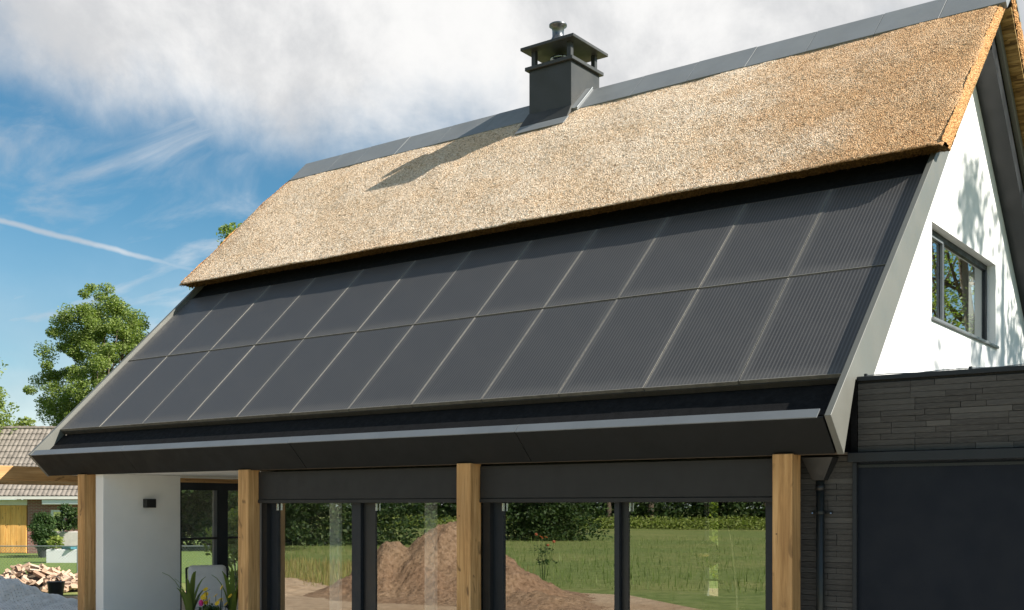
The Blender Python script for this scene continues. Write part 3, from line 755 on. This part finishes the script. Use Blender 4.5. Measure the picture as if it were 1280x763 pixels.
big = make_tree('t', 13.9, 3.15, 10.2, 300, 115000, .13, M['leaf'], 29, cl_r=(.32, .72), limbs=16)
put_tree('broadleaf_tree', big, P(129, 62), 'tall fresh green broadleaf tree beyond the tiled neighbour roof', rz=.6)
mid_t = make_tree('t', 10.0, 3.3, 5.6, 110, 30000, .17, M['leaf'], 5, cl_r=(.5, 1.0))
put_tree('broadleaf_tree', mid_t, P(-80, 50), 'tree at left photo edge with thin leafy branches reaching in', rz=1.9, sc=.93)
beh = make_tree('t', 14.6, 3.6, 7.5, 110, 30000, .16, M['leaf'], 31, cl_r=(.5, .9))
put_tree('broadleaf_tree', beh, P(338, 63), 'tree behind the thatch with its leaf tips just showing', rz=.4, sc=1.22)
far_t = make_tree('t', 9.0, 3.2, 6.5, 60, 12000, .34, M['leaf_pale'], 44, cl_r=(.6, 1.1))
for u, dd, s, w in ((24, 92, .98, 'middle and tallest'), (52, 96, .93, 'rightmost'), (-8, 90, .95, 'leftmost')):
    put_tree('pale_tree', far_t, P(u, dd), w + ' of the pale yellow green trees above the barn ridge', 'far pale trees above the tiled roof', rz=u * .3, sc=s)
dark = make_tree('t', 7.5, 2.7, 6.9, 110, 30000, .18, M['leaf_dark'], 52, cl_r=(.6, 1.1))
for i, (u, dd, s, w) in enumerate(((222, 53, 1.0, 'left'), (262, 56, 1.1, 'middle'), (300, 52, 1.05, 'right'))):
    put_tree('garden_tree', dark, P(u, dd), w + ' one of the dark trees at the lawn end seen through the veranda', 'dark trees at the end of the lawn', rz=i * 1.3, sc=s)
# bright bush just beyond the veranda and behind the slit window
def bush(name, loc, r, h, n, leaf, mat, seed, label, cat='bush', group=None, stems=5, pot=None):
    rg = random.Random(seed); t = thing(name, loc, label, cat, group); bm = MB(); cen, rad = [], []
    for i in range(24):
        a = rg.uniform(0, 6.28); q = r * rg.random() ** .5 * .8; z = h * rg.uniform(.12, .9); q *= (1.05 - .5 * z / h)
        cen.append((q * math.cos(a), q * math.sin(a), z)); rad.append(r * rg.uniform(.25, .42))
    for i in range(stems):
        c = cen[i]; bm.tube([(0, 0, 0), (c[0] * .4, c[1] * .4, c[2] * .6), c], [.02, .015, .006], 5)
    link('stem', bm.mesh('stem'), M['bark'], t)
    V, F = leaf_cloud(np.array(cen), np.array(rad), n, leaf, seed)
    link('foliage', np_mesh('foliage', V, F), mat, t, 'stuff'); return t
bush('leafy_bush', P(296, 24.5), .75, 2.1, 3500, .10, M['leaf_pale'], 3, 'bright yellow green bush behind the veranda glass')
bush('leafy_bush', Vector((3.6, 12.4, 0)), 1.6, 2.6, 6000, .14, M['leaf_pale'], 6, 'sunlit bush seen through the narrow rear window')

# trees to the right of the house: dapple the gable and show in its window
gt = make_tree('t', 16.4, 3.0, 9.0, 26, 2900, .20, M['leaf'], 63, cl_r=(.5, .9), lean=(.8, .3), limbs=12)
put_tree('shade_tree', gt, Vector((22.4, 8.7, 0)), 'tall airy tree off to the right dappling the gable', rz=.3)
rt = make_tree('t', 13.5, 4.0, 9.5, 130, 15000, .115, M['leaf'], 66, cl_r=(.6, 1.1), lean=(1.5, 0), limbs=10)
for x, y, s, z, w in ((15.8, 24.5, 1.0, 0.2, 'nearest leafy tree behind the house mirrored in the gable window'), (20.5, 29, 1.1, 2.0, 'larger leafy tree on the right mirrored in the gable window'), (13.0, 31, 1.05, 4.0, 'farther leafy tree on the left mirrored in the gable window')):
    put_tree('rear_tree', rt, Vector((x, y, 0)), w, 'trees mirrored in the gable window', rz=z, sc=s)

# ------------------------------------------------------------------ what the windows mirror: soil heap, meadow, tree belt
def heap(name, peaks, ext, label, mat, seed, amp):
    xs = np.arange(ext[0], ext[1], .055); ys = np.arange(ext[2], ext[3], .055); X, Y = np.meshgrid(xs, ys, indexing='ij'); Z = np.zeros_like(X)
    for px, py, h, r in peaks: Z = np.maximum(Z, h * np.exp(-(((X - px) ** 2 + (Y - py) ** 2) / r ** 2)))  + .12 * h * np.exp(-(((X - px) ** 2 + (Y - py) ** 2) / (1.5 * r) ** 2))
    k = np.clip(Z / .35, 0, 1)
    Z = Z + k * ((vnoise(X * 1.3, Y * 1.3, seed) - .5) * .34 * amp + (vnoise(X * 4, Y * 4, seed + 1) - .5) * .18 * amp + (vnoise(X * 11, Y * 11, seed + 2) - .5) * .09 * amp) - .05
    c = np.array([(ext[0] + ext[1]) / 2, (ext[2] + ext[3]) / 2, 0])
    o = link(name, np_mesh(name, np.stack([X, Y, Z], -1).reshape(-1, 3) - c, grid_faces(len(xs), len(ys)), False), mat); o.location = c
    return tag(o, label, 'heap')
heap('soil_heap', [(-1.0, -11.4, 1.34, 1.35), (-2.0, -10.5, 1.10, .95), (.15, -11.3, 1.0, 1.05), (1.2, -10.8, .58, 1.0), (2.5, -10.1, .28, .9), (-3.1, -10.6, .32, .7)], (-6.2, 5.2, -14.5, -7.2), 'large brown heap of dug soil in front of the windows', M['dirt'], 3, 1.0)
heap('sand_heap', [(-5.2, -9.6, .38, 1.3), (-7.4, -10.6, .32, 1.5)], (-10.5, -2.6, -13.5, -7.2), 'low ochre sand heap left of the soil heap', M['sand'], 9, .5)
def blades(n, fn, name, mat, label, cat='grass'):
    V = np.zeros((n, 3, 3), np.float32)
    for i in range(n):
        x, y, h = fn(); a = random.uniform(0, 6.28); w = h * .035 + .004; dx, dy = math.cos(a), math.sin(a); l = random.uniform(-.35, .35) * h
        V[i] = ((x - dx * w, y - dy * w, 0), (x + dx * w, y + dy * w, 0), (x + dy * l, y - dx * l, h))
    o = link(name, np_mesh(name, V.reshape(-1, 3), np.arange(n * 3).reshape(-1, 3)), mat, None, 'stuff'); return tag(o, label, cat)
blades(9000, lambda: (random.uniform(-17, -4), random.uniform(-19, -9.5), random.uniform(.10, .36)), 'dry_grass', M['drygrass'], 'dry straw coloured grass round the sand heap')
def mgrass():
    r = random.uniform(14.5, 60); a = R_(random.uniform(215, 268)); return (6 + r * math.cos(a), -1 + r * math.sin(a), random.uniform(.04, .13) if random.random() < .93 else random.uniform(.2, .4))
blades(26000, mgrass, 'meadow_grass', M['grass'], 'green meadow grass standing beyond the soil heap')
belt = [(-22.5, -46, 1.0), (-30, -33, 1.2), (-27, -29, 1.0), (-33, -27, 1.3), (-24, -26, .9)]
for i, (x, y, s) in enumerate(belt):
    put_tree('hedgerow_tree', dark, Vector((x, y, 0)), 'dark hedgerow tree at the near meadow edge, mirrored in windows', 'dark trees along the near meadow edge', rz=i * .9, sc=s)
for i in range(16):
    f = i / 15; x = -52 + 62 * f + random.uniform(-2, 2); y = -78 - 28 * f + random.uniform(-4, 4)
    put_tree('field_tree', (mid_t, dark)[i % 2] if i % 3 else far_t, Vector((x, y, 0)), 'tree of the far meadow edge, mirrored in the windows', 'trees along the far meadow edge', rz=i * 1.7, sc=random.uniform(1.0, 1.5))
# understorey between the trunks at the edges of the meadow, each belt one mass
def belt_mass(n, a, b, spread, hmax, leaf, seed, mat, label, up=False):
    r = np.random.default_rng(seed); f = r.random(n); a, b = np.array(a), np.array(b)
    h = hmax * (.55 + .45 * vnoise(f * 37, f * 0 + 2, seed))
    p = np.stack([a[0] + (b[0] - a[0]) * f + r.normal(0, spread, n), a[1] + (b[1] - a[1]) * f + r.normal(0, spread, n), r.random(n) ** 1.1 * h], -1)
    V, F = leaf_cloud(p, np.full(n, .5), n, leaf, seed + 1)
    tag(link('undergrowth', np_mesh('undergrowth', V, F), mat, None, 'stuff'), label, 'undergrowth')
belt_mass(26000, (-60, -66), (18, -102), 1.2, 1.25, .26, 77, M['leaf_pale'], 'band of pale reeds along the far meadow edge', True)
belt_mass(64000, (-62, -74), (20, -111), 2.0, 5.0, .42, 79, M['leaf_dark'], 'dark wood edge beyond the pale reeds')
belt_mass(34000, (-44, -22), (-24, -36), 1.6, 5.0, .24, 81, M['leaf_dark'], 'dark undergrowth beneath the near hedgerow trees')
belt_mass(9000, (-23.5, -45), (-21.5, -47.5), 1.1, 3.2, .22, 85, M['leaf_dark'], 'dark thicket standing out into the meadow')

def flower_plant(name, loc, h, n, mat, label, group, seed, leaves=14, spread=.22, petal=.055):
    rg = random.Random(seed); t = thing(name, loc, label, 'flowers', group); st = MB(); pv, lf = [], []
    for i in range(n):
        a = rg.uniform(0, 6.28); q = spread * rg.uniform(.2, 1); top = Vector((q * math.cos(a), q * math.sin(a), h * rg.uniform(.72, 1.0)))
        st.tube([(top.x * .2, top.y * .2, 0), (top.x * .7, top.y * .7, top.z * .6), top], [.008, .006, .004], 5)
        fl = MB(); tilt = Matrix.Rotation(rg.uniform(.5, 1.25), 3, 'X') @ Matrix.Rotation(rg.uniform(-.5, .5), 3, 'Y')
        for k in range(9):
            b = k * 6.283 / 9; dv = tilt @ Vector((math.cos(b), math.sin(b), .22)).normalized(); sd = tilt @ Vector((-math.sin(b), math.cos(b), 0)) * petal * .36
            fl.poly([top, top + dv * petal * .6 + sd, top + dv * petal, top + dv * petal * .6 - sd], [(0, 1, 2, 3)])
        link('blossom', fl.mesh('blossom'), mat, t)
    link('stem', st.mesh('stem'), M['conifer'], t)
    cen = np.array([(rg.uniform(-1, 1) * spread * .8, rg.uniform(-1, 1) * spread * .8, h * rg.uniform(.25, .7)) for i in range(10)])
    V, F = leaf_cloud(cen, np.full(10, spread * .5), leaves * 34, .085, seed); link('foliage', np_mesh('foliage', V, F), M['leaf_dark'], t, 'stuff'); return t
flower_plant('wild_flowers', Vector((-1.5, -15.8, 0)), 1.3, 6, M['petal_red'], 'tall coral wild flowers growing behind the soil heap', None, 90, 4, .34, .05)

# ------------------------------------------------------------------ left garden: neighbour barn, fence, pile, net
fw2 = Vector((FWD.x, FWD.y, 0)); rt2 = Vector((RIGHT.x, RIGHT.y, 0))
NB = thing('tiled_barn', P(40, 49), 'low neighbouring barn with ribbed grey brown tiles and timber doors', 'barn', rz=YAW)
# local frame: x to the right seen from the photographer, y away, z up; 1 px = .0347 m at this range
def lx(u): return (u - 40) / 1412 * 49
x0, x1 = lx(-150), lx(150)
cols = int((x1 - x0) / .2); xs = np.linspace(x0, x1, cols * 8 + 1); prof = .035 * np.abs(np.sin((xs - x0) / .2 * math.pi)) ** .8
V, F = [], []; rows = 11; zE, zR, yE, yR = 2.42, 5.48, -1.5, 1.6
for r in range(rows):
    a, b = r / rows, (r + 1.12) / rows
    for q, lift in ((a, .03), (b, .0)):
        yy = yE + (yR - yE) * q; zz = zE + (zR - zE) * q
        V.append(np.stack([xs, np.full_like(xs, yy) - prof * .7 - lift * .7, zz + prof * .7 + lift * .7], -1))
V = np.concatenate(V); n = len(xs)
for r in range(rows): i = np.arange(n - 1) + r * 2 * n; F.append(np.stack([i, i + 1, i + n + 1, i + n], -1))
tile = simple('roof tiles', (.225, .195, .165), .8, 0, .30, 3, .3, 40)
link('tiles', np_mesh('tiles', V, np.concatenate(F)), tile, NB, 'stuff')
bm = MB()
for i in range(int((x1 - x0) / .36)): bm.tube([(x0 + i * .36, yR, zR + .02), (x0 + i * .36 + .36, yR, zR + .035)], [.085, .098], 8)
bm.build('ridge_tiles', tile, NB, local=True, kind='stuff')
MB().poly([(x0, yR, zR - .05), (x1, yR, zR - .05), (x1, 5, 2.4), (x0, 5, 2.4)], [(0, 1, 2, 3)]).build('rear_roof', tile, NB, local=True)
redbrick, t_ = material('red brick wall'); br = t_.new('ShaderNodeTexBrick', i_Scale=1.0); t_.put(br.inputs['Vector'], t_.scale(t_.obj, (1, 1, 1)))
mp = t_.new('ShaderNodeMapping', i_Rotation=(R_(90), 0, 0)); t_.l.new(t_.obj, mp.inputs[0]); t_.l.new(mp.outputs[0], br.inputs['Vector'])
for k, v in (('Color1', (.30, .10, .08, 1)), ('Color2', (.22, .075, .06, 1)), ('Mortar', (.35, .28, .25, 1)), ('Mortar Size', .012), ('Brick Width', .22), ('Row Height', .065)): br.inputs[k].default_value = v
t_.l.new(br.outputs[0], t_.bs.inputs['Base Color']); t_.bs.inputs['Roughness'].default_value = .9
yW = -1.1
for a, b, c, e in ((x0 + .3, lx(-28), 0, 2.4), (lx(48), lx(76), 0, 2.4), (lx(93), x1 - .3, 0, 2.4), (lx(76), lx(93), 0, .55), (lx(76), lx(93), 1.85, 2.4)): MB().box(a, b, yW, yW + .3, c, e).build('wall', redbrick, NB, local=True)
for a in (x0 + .3, x1 - .6): MB().box(a, a + .3, yW + .3, 4.6, 0, 2.4).build('side_wall', redbrick, NB, local=True)
MB().box(x0, x1, yE - .12, yE + .02, 2.30, 2.42).build('gutter', M['gutter'], NB, local=True)
MB().box(x0, lx(48), yW - .06, yW - .001, 2.05, 2.28).build('door_header', M['gutter'], NB, local=True)
dr_ = MB().box(lx(-28), lx(47), yW - .02, yW + .1, .02, 2.05).build('timber_door', M['cedar'], NB, local=True)
for i in range(12):
    w = (lx(47) - lx(-28)) / 12; a = lx(-28) + i * w
    MB().box(a + .006, a + w - .006, yW - .05 - .004 * (i % 2), yW - .021, .04, 2.03).build('board', M['cedar'], dr_, local=True)
nw = MB().box(lx(76), lx(93), yW + .02, yW + .06, .55, .62).box(lx(76), lx(93), yW + .02, yW + .06, 1.77, 1.85).box(lx(76), lx(79), yW + .02, yW + .06, .62, 1.77).box(lx(90), lx(93), yW + .02, yW + .06, .62, 1.77).build('window', M['plastic_white'], NB, local=True)
MB().box(lx(79), lx(90), yW + .04, yW + .045, .62, 1.77).build('pane', M['glass'], nw, local=True)
t = thing('awning_box', P(79, 47.6), 'white rolled awning box under the barn gutter', 'awning', rz=YAW)
MB().box(-.85, .9, -.14, .08, 2.08, 2.28).build('cassette', M['plastic_white'], t, local=True, bevel=.02)
MB().box(-.75, -.7, .08, .25, 2.12, 2.2).build('bracket', M['wire'], t, local=True)

# clipped dark conifer in a pot, planters
cb = thing('potted_conifer', P(54, 44), 'round dark green conifer in a dark pot before the timber door', 'shrub')
cen = np.array([(.5 * math.cos(a) * q, .5 * math.sin(a) * q, 1.05 + zz) for a, q, zz in [(random.uniform(0, 6.3), random.random() ** .5 * (1 - abs(z_) * .7), z_ * .62) for z_ in [random.uniform(-1, 1) for _ in range(60)]]])
V, F = leaf_cloud(cen, np.full(len(cen), .23), 16000, .085, 15, aspect=.35)
link('foliage', np_mesh('foliage', V, F), M['conifer'], cb, 'stuff')
MB().tube([(0, 0, .3), (0, 0, .6)], .04, 8).build('stem', M['bark'], cb, local=True)
MB().lathe([(.17, 0), (.24, .42), (.25, .44), (.22, .45)], (0, 0, 0), 16).build('pot', M['pot'], cb, local=True)
pl1 = thing('raised_planter', P(86, 45), 'tall pale raised planter beside the conifer', 'planter', rz=YAW)
MB().box(-.75, .8, -.3, .3, 0, 1.0).build('trough', M['concrete'], pl1, local=True, bevel=.02)
bush('white_shrub', P(86, 44.9, 1.0), .62, 1.15, 2600, .12, M['leaf_dark'], 19, 'dark leafy shrub standing in the tall pale planter', 'shrub')
pl2 = thing('planter_box', P(83, 40), 'white low planter box on the lawn', 'planter', rz=YAW)
MB().box(-.62, .75, -.25, .25, 0, .48).build('trough', M['plastic_white'], pl2, local=True, bevel=.015)
bush('pale_shrub', P(70, 40, .46), .36, .5, 900, .12, M['leaf_pale'], 23, 'small yellow green plant in the white planter box', 'plant')
tr_ = MB().box(-.28, .28, -.2, .2, 0, .1); o = tr_.build('tray', M['teal'], local=True, bevel=.02); o.location = P(89, 39.95, .48); tag(o, 'small teal tray on the white planter box', 'tray')

# wire fence
fx = thing('wire_fence', P(40, 33.5), 'low wire mesh fence with top rail across the lawn', 'fence', rz=YAW)
L0, L1, HF = -4.5, 6.5, .82
MB().tube([(L0, 0, HF), (L1, 0, HF)], .018, 6).build('top_rail', M['wire'], fx, local=True)
for i in range(5):
    x = L0 + (L1 - L0) * i / 4 + .35; MB().tube([(x, 0, 0), (x, 0, HF + .03)], .022, 8).build('fence_post', M['wire'], fx, local=True)
bm = MB()
for i in range(int((L1 - L0 + HF) / .09)):
    a = L0 + i * .09
    for sg in (1, -1):
        p = [(a, .0, 0), (a - HF, .0, HF)] if sg < 0 else [(a - HF, .004, 0), (a, .004, HF)]
        p = [(min(max(x, L0), L1), y, z) for x, y, z in p]; bm.tube(p, .0032, 3, caps=False)
bm.build('wire_mesh', M['wire'], fx, local=True, kind='stuff')

# pile of broken bricks / split blocks
pile = thing('log_pile', P(50, 27), 'loose pile of split pale firewood in front of the fence', 'woodpile', rz=YAW)
blk, t_ = material('split wood'); rr = t_.new('ShaderNodeObjectInfo').outputs['Random']
t_.put(t_.bs.inputs['Base Color'], t_.mix(t_.noise(t_.obj, 9, 4), t_.ramp(rr, [(0, (.36, .22, .14)), (.4, (.52, .36, .25)), (.75, (.62, .47, .34)), (1, (.70, .60, .48))]), (.40, .28, .20))); t_.bs.inputs['Roughness'].default_value = .95
CM = []
for v in range(6):
    n_ = 5 if v % 2 else 4
    ring_ = [(.5 * math.cos(k * 6.283 / n_ + v) * random.uniform(.75, 1.15), .5 * math.sin(k * 6.283 / n_ + v) * random.uniform(.75, 1.15)) for k in range(n_)]
    b = MB().poly([(-.5 + random.uniform(-.05, .05), y * random.uniform(.85, 1), z) for y, z in ring_] + [(.5 + random.uniform(-.05, .05), y, z * random.uniform(.85, 1)) for y, z in ring_], [tuple(range(n_))[::-1], tuple(range(n_, 2 * n_))] + [(k, (k + 1) % n_, n_ + (k + 1) % n_, n_ + k) for k in range(n_)])
    me = b.mesh('split_log'); me.materials.append(blk); CM.append(me)
core = MB(); ring = 18
core.poly([(1.75 * math.cos(k * 6.283 / ring), .85 * math.sin(k * 6.283 / ring), -.02) for k in range(ring)] + [(0.15, 0, .48)], [(k, (k + 1) % ring, ring) for k in range(ring)]).build('pile_core', M['bark'], pile, local=True)
cnt = 0
while cnt < 280:
    x, y = random.uniform(-2.0, 1.9), random.uniform(-1.05, .8)
    q = math.hypot(x / 1.95, y / 1.05)
    if q > 1: continue
    z = .56 * (1 - q) * (1 - .15 * math.sin(x * 3)) + random.uniform(.0, .07)
    o = bpy.data.objects.new('split_log', random.choice(CM)); COL.objects.link(o); o.parent = pile
    o.location = (x, y, z); o.scale = (random.uniform(.24, .38), random.uniform(.10, .15), random.uniform(.08, .13))
    o.rotation_euler = (random.uniform(-.7, .7), random.uniform(-.6, .6), random.uniform(0, 6.28)); cnt += 1
t = thing('black_bucket', P(70, 25.3), 'black builder bucket standing at the firewood pile', 'bucket')
MB().lathe([(.15, 0), (.19, .30), (.205, .31), (.19, .32), (.17, .30), (.14, .03)], (0, 0, 0), 20).build('tub', M['black'], t, local=True)
MB().tube([(.2 * math.cos(a), 0, .3 + .13 * math.sin(a)) for a in [k * math.pi / 8 for k in range(9)]], .008, 5).build('bucket_handle', M['wire'], t, local=True)

# grey netting thrown over a heap
netm, t_ = material('grey netting'); t_.put(t_.bs.inputs['Base Color'], t_.ramp(t_.noise(t_.obj, 5.5, 5, .65), [(.3, (.62, .60, .56)), (.7, (.84, .81, .76))])); t_.bs.inputs['Roughness'].default_value = .6
tp = t_.new('ShaderNodeBsdfTransparent'); mx_ = t_.new('ShaderNodeMixShader'); sp = t_.new('ShaderNodeSeparateXYZ'); t_.l.new(t_.obj, sp.inputs[0])
g1 = t_.math('GREATER_THAN', t_.math('ABSOLUTE', t_.math('SUBTRACT', t_.math('FRACT', t_.math('MULTIPLY', t_.math('ADD', sp.outputs[0], sp.outputs[1]), 13)), .5)), .11)
g2 = t_.math('GREATER_THAN', t_.math('ABSOLUTE', t_.math('SUBTRACT', t_.math('FRACT', t_.math('MULTIPLY', t_.math('SUBTRACT', sp.outputs[0], sp.outputs[1]), 13)), .5)), .11)
t_.put(mx_.inputs[0], t_.math('MAXIMUM', g1, g2)); t_.l.new(tp.outputs[0], mx_.inputs[1]); t_.l.new(t_.bs.outputs[0], mx_.inputs[2]); t_.l.new(mx_.outputs[0], t_.out.inputs[0])
xs = np.linspace(-2.6, 1.35, 110); ys = np.linspace(-1.3, 1.3, 80); X, Y = np.meshgrid(xs, ys, indexing='ij')
Zt = .36 * np.exp(-((X + .35) / 1.0) ** 2 - (Y / .8) ** 2) + .40 * np.exp(-((X + 1.9) / .8) ** 2 - ((Y + .2) / .8) ** 2) + .05
Zt += (np.abs(vnoise(X * 2.2 + Y, Y * 1.5, 31) - .5) * .42 + np.abs(vnoise(X * 4.5 - Y * 2, Y * 3, 33) - .5) * .26 + (vnoise(X * 11, Y * 9 + X * 4, 32) - .5) * .07) * np.clip(Zt / .25, .25, 1)
Zt *= np.clip((1.35 - X) / .5, 0.05, 1) ** .6
o = link('netting', np_mesh('netting', np.stack([X, Y, Zt], -1).reshape(-1, 3), grid_faces(110, 80)), netm); o.location = P(32, 20.8, .02); o.rotation_euler.z = YAW
tag(o, 'crumpled grey builder netting thrown over a heap', 'netting')
core = MB(); core.lathe([(1.2, 0), (.95, .2), (.5, .42), (.1, .5)], (0, 0, 0), 20); o = core.build('covered_heap', M['dirt'], local=True, smooth=True); o.location = P(24, 20.9, 0); o.scale = (1.1, .7, .55); o.rotation_euler.z = YAW
tag(o, 'brown soil heap lying under the grey netting', 'heap')

# ------------------------------------------------------------------ veranda things
so = thing('lounge_chair', P(262, 16.7, .02), 'pale grey cushioned lounge chair on the veranda beside the pier wall', 'chair', rz=YAW + .35)
fr_ = MB()
for sx in (-.30, .30):
    fr_.tube([(sx, -.34, 0), (sx, -.34, .56), (sx, .30, .60), (sx, .38, 0)], .016, 8)
    fr_.tube([(sx, .22, .36), (sx, .46, 1.05)], .016, 8)
fr_.tube([(-.30, -.34, .34), (.30, -.34, .34)], .014, 8).tube([(-.30, .46, 1.05), (.30, .46, 1.05)], .014, 8)
fr_.build('frame', M['black'], so, local=True, smooth=True)
MB().box(-.28, .28, -.34, .26, .34, .47).build('seat_cushion', M['cushion'], so, local=True, bevel=.05, seg=3)
MB().hexa([(-.28, .16, .47), (.28, .16, .47), (.28, .32, .45), (-.28, .32, .45), (-.28, .36, 1.10), (.28, .36, 1.10), (.28, .50, 1.08), (-.28, .50, 1.08)]).build('back_cushion', M['cushion'], so, local=True, bevel=.06, seg=3)
def blade_plant(name, loc, n, h, spread, mat, label, seed, pot=True):
    rg = random.Random(seed); t = thing(name, loc, label, 'potted plant')
    if pot: MB().lathe([(.11, 0), (.15, .28), (.16, .29), (.13, .27)], (0, 0, 0), 16).build('pot', M['pot'], t, local=True)
    for i in range(n):
        a = rg.uniform(0, 6.28); dv = Vector((math.cos(a), math.sin(a), 0)); sd = Vector((-dv.y, dv.x, 0)); hh = h * rg.uniform(.6, 1); sp_ = spread * rg.uniform(.4, 1)
        bm = MB(); prev = None; V = []
        for k in range(8):
            f = k / 7; c = dv * sp_ * f ** 1.8 + Vector((0, 0, .22 + hh * (f - .28 * f ** 3))); w = .034 * math.sin(math.pi * (.12 + .86 * f)) + .002
            V += [c + sd * w, c - Vector((0, 0, .006)), c - sd * w]
        bm.poly(V, [q for k in range(7) for q in ((k * 3, k * 3 + 1, k * 3 + 4, k * 3 + 3), (k * 3 + 1, k * 3 + 2, k * 3 + 5, k * 3 + 4))])
        bm.build('leaf', mat, t, local=True, smooth=True)
    return t
blade_plant('sword_plant', P(238, 15.9, .02), 12, 1.30, .42, M['leaf'], 'potted plant with long sword leaves beside the pier wall', 4)
blade_plant('broad_plant', P(291, 15.2, .02), 9, 1.42, .36, M['leaf'], 'potted plant with arching leaves behind the oak post', 12)
ft = flower_plant('potted_flowers', P(272, 15.0, .02), .92, 13, M['petal_yellow'], 'pot of yellow daisies with one magenta bloom on the veranda', None, 33, 20, .24, .042)
MB().lathe([(.13, 0), (.18, .30), (.19, .31), (.15, .29)], (0, 0, 0), 16).build('pot', M['pot'], ft, local=True)
bm = MB(); top = Vector((-.16, -.12, .70))
for k in range(16):
    b = k * 6.283 / 16; dv = Vector((math.cos(b), -.5 - .4 * (k % 2), math.sin(b))).normalized(); sd = Vector((-math.sin(b), 0, math.cos(b))) * .028
    bm.poly([top, top + dv * .035 + sd * .7, top + dv * .058, top + dv * .035 - sd * .7], [(0, 1, 2, 3)])
bl = bm.build('blossom', M['petal_pink'], ft, local=True); bl['label'] = 'magenta bloom'

# ------------------------------------------------------------------ furniture in the dim room behind the right window
dt = thing('dining_table', (9.3, 3.0, .021), 'dark dining table dimly seen through the right window', 'table')
MB().box(8.3, 10.3, 2.55, 3.45, .72, .76).build('table_top', M['bark'], dt, bevel=.005)
for x in (8.38, 10.22):
    for y in (2.63, 3.37): MB().box(x - .035, x + .035, y - .035, y + .035, .021, .72).build('leg', M['black'], dt)
def dining_chair(x, y, rz, label):
    t = thing('dining_chair', (x, y, .021), label, 'chair', 'chairs round the dining table', rz)
    MB().box(-.22, .22, -.22, .22, .42, .46).build('seat', M['black'], t, local=True, bevel=.01)
    MB().box(-.21, .21, .19, .22, .58, .92).build('backrest', M['black'], t, local=True, bevel=.01)
    for sx in (-.19, .19):
        MB().box(sx - .018, sx + .018, -.21, -.175, 0, .42).build('leg', M['black'], t, local=True)
        MB().box(sx - .018, sx + .018, .185, .22, 0, .90).build('leg', M['black'], t, local=True)
dining_chair(8.8, 2.25, math.pi, 'left dining chair on the window side of the dark table')
dining_chair(9.8, 2.25, math.pi, 'right dining chair on the window side of the dark table')
dining_chair(8.8, 3.75, 0, 'dining chair on the far side of the dark table')
bq = flower_plant('flower_vase', Vector((9.9, 3.0, .762)), .5, 9, M['petal_yellow'], 'vase of yellow flowers on the dark dining table', None, 71, 12, .22, .08)
MB().lathe([(.05, 0), (.075, .08), (.06, .18), (.045, .22)], (0, 0, 0), 16).build('vase', M['plastic_white'], bq, local=True)
gs = thing('dry_stem', (10.75, -.6, .021), 'tall dry grass stem standing behind the right window edge', 'dry stem')
MB().lathe([(.07, 0), (.10, .2), (.06, .42), (.05, .45)], (0, 0, 0), 16).build('vase', M['concrete'], gs, local=True)
MB().tube([(0, 0, .3), (-.03, 0, 1.1), (-.09, .02, 1.6), (-.14, .03, 1.78)], [.011, .010, .008, .004], 6).build('stem', M['straw'], gs, local=True)
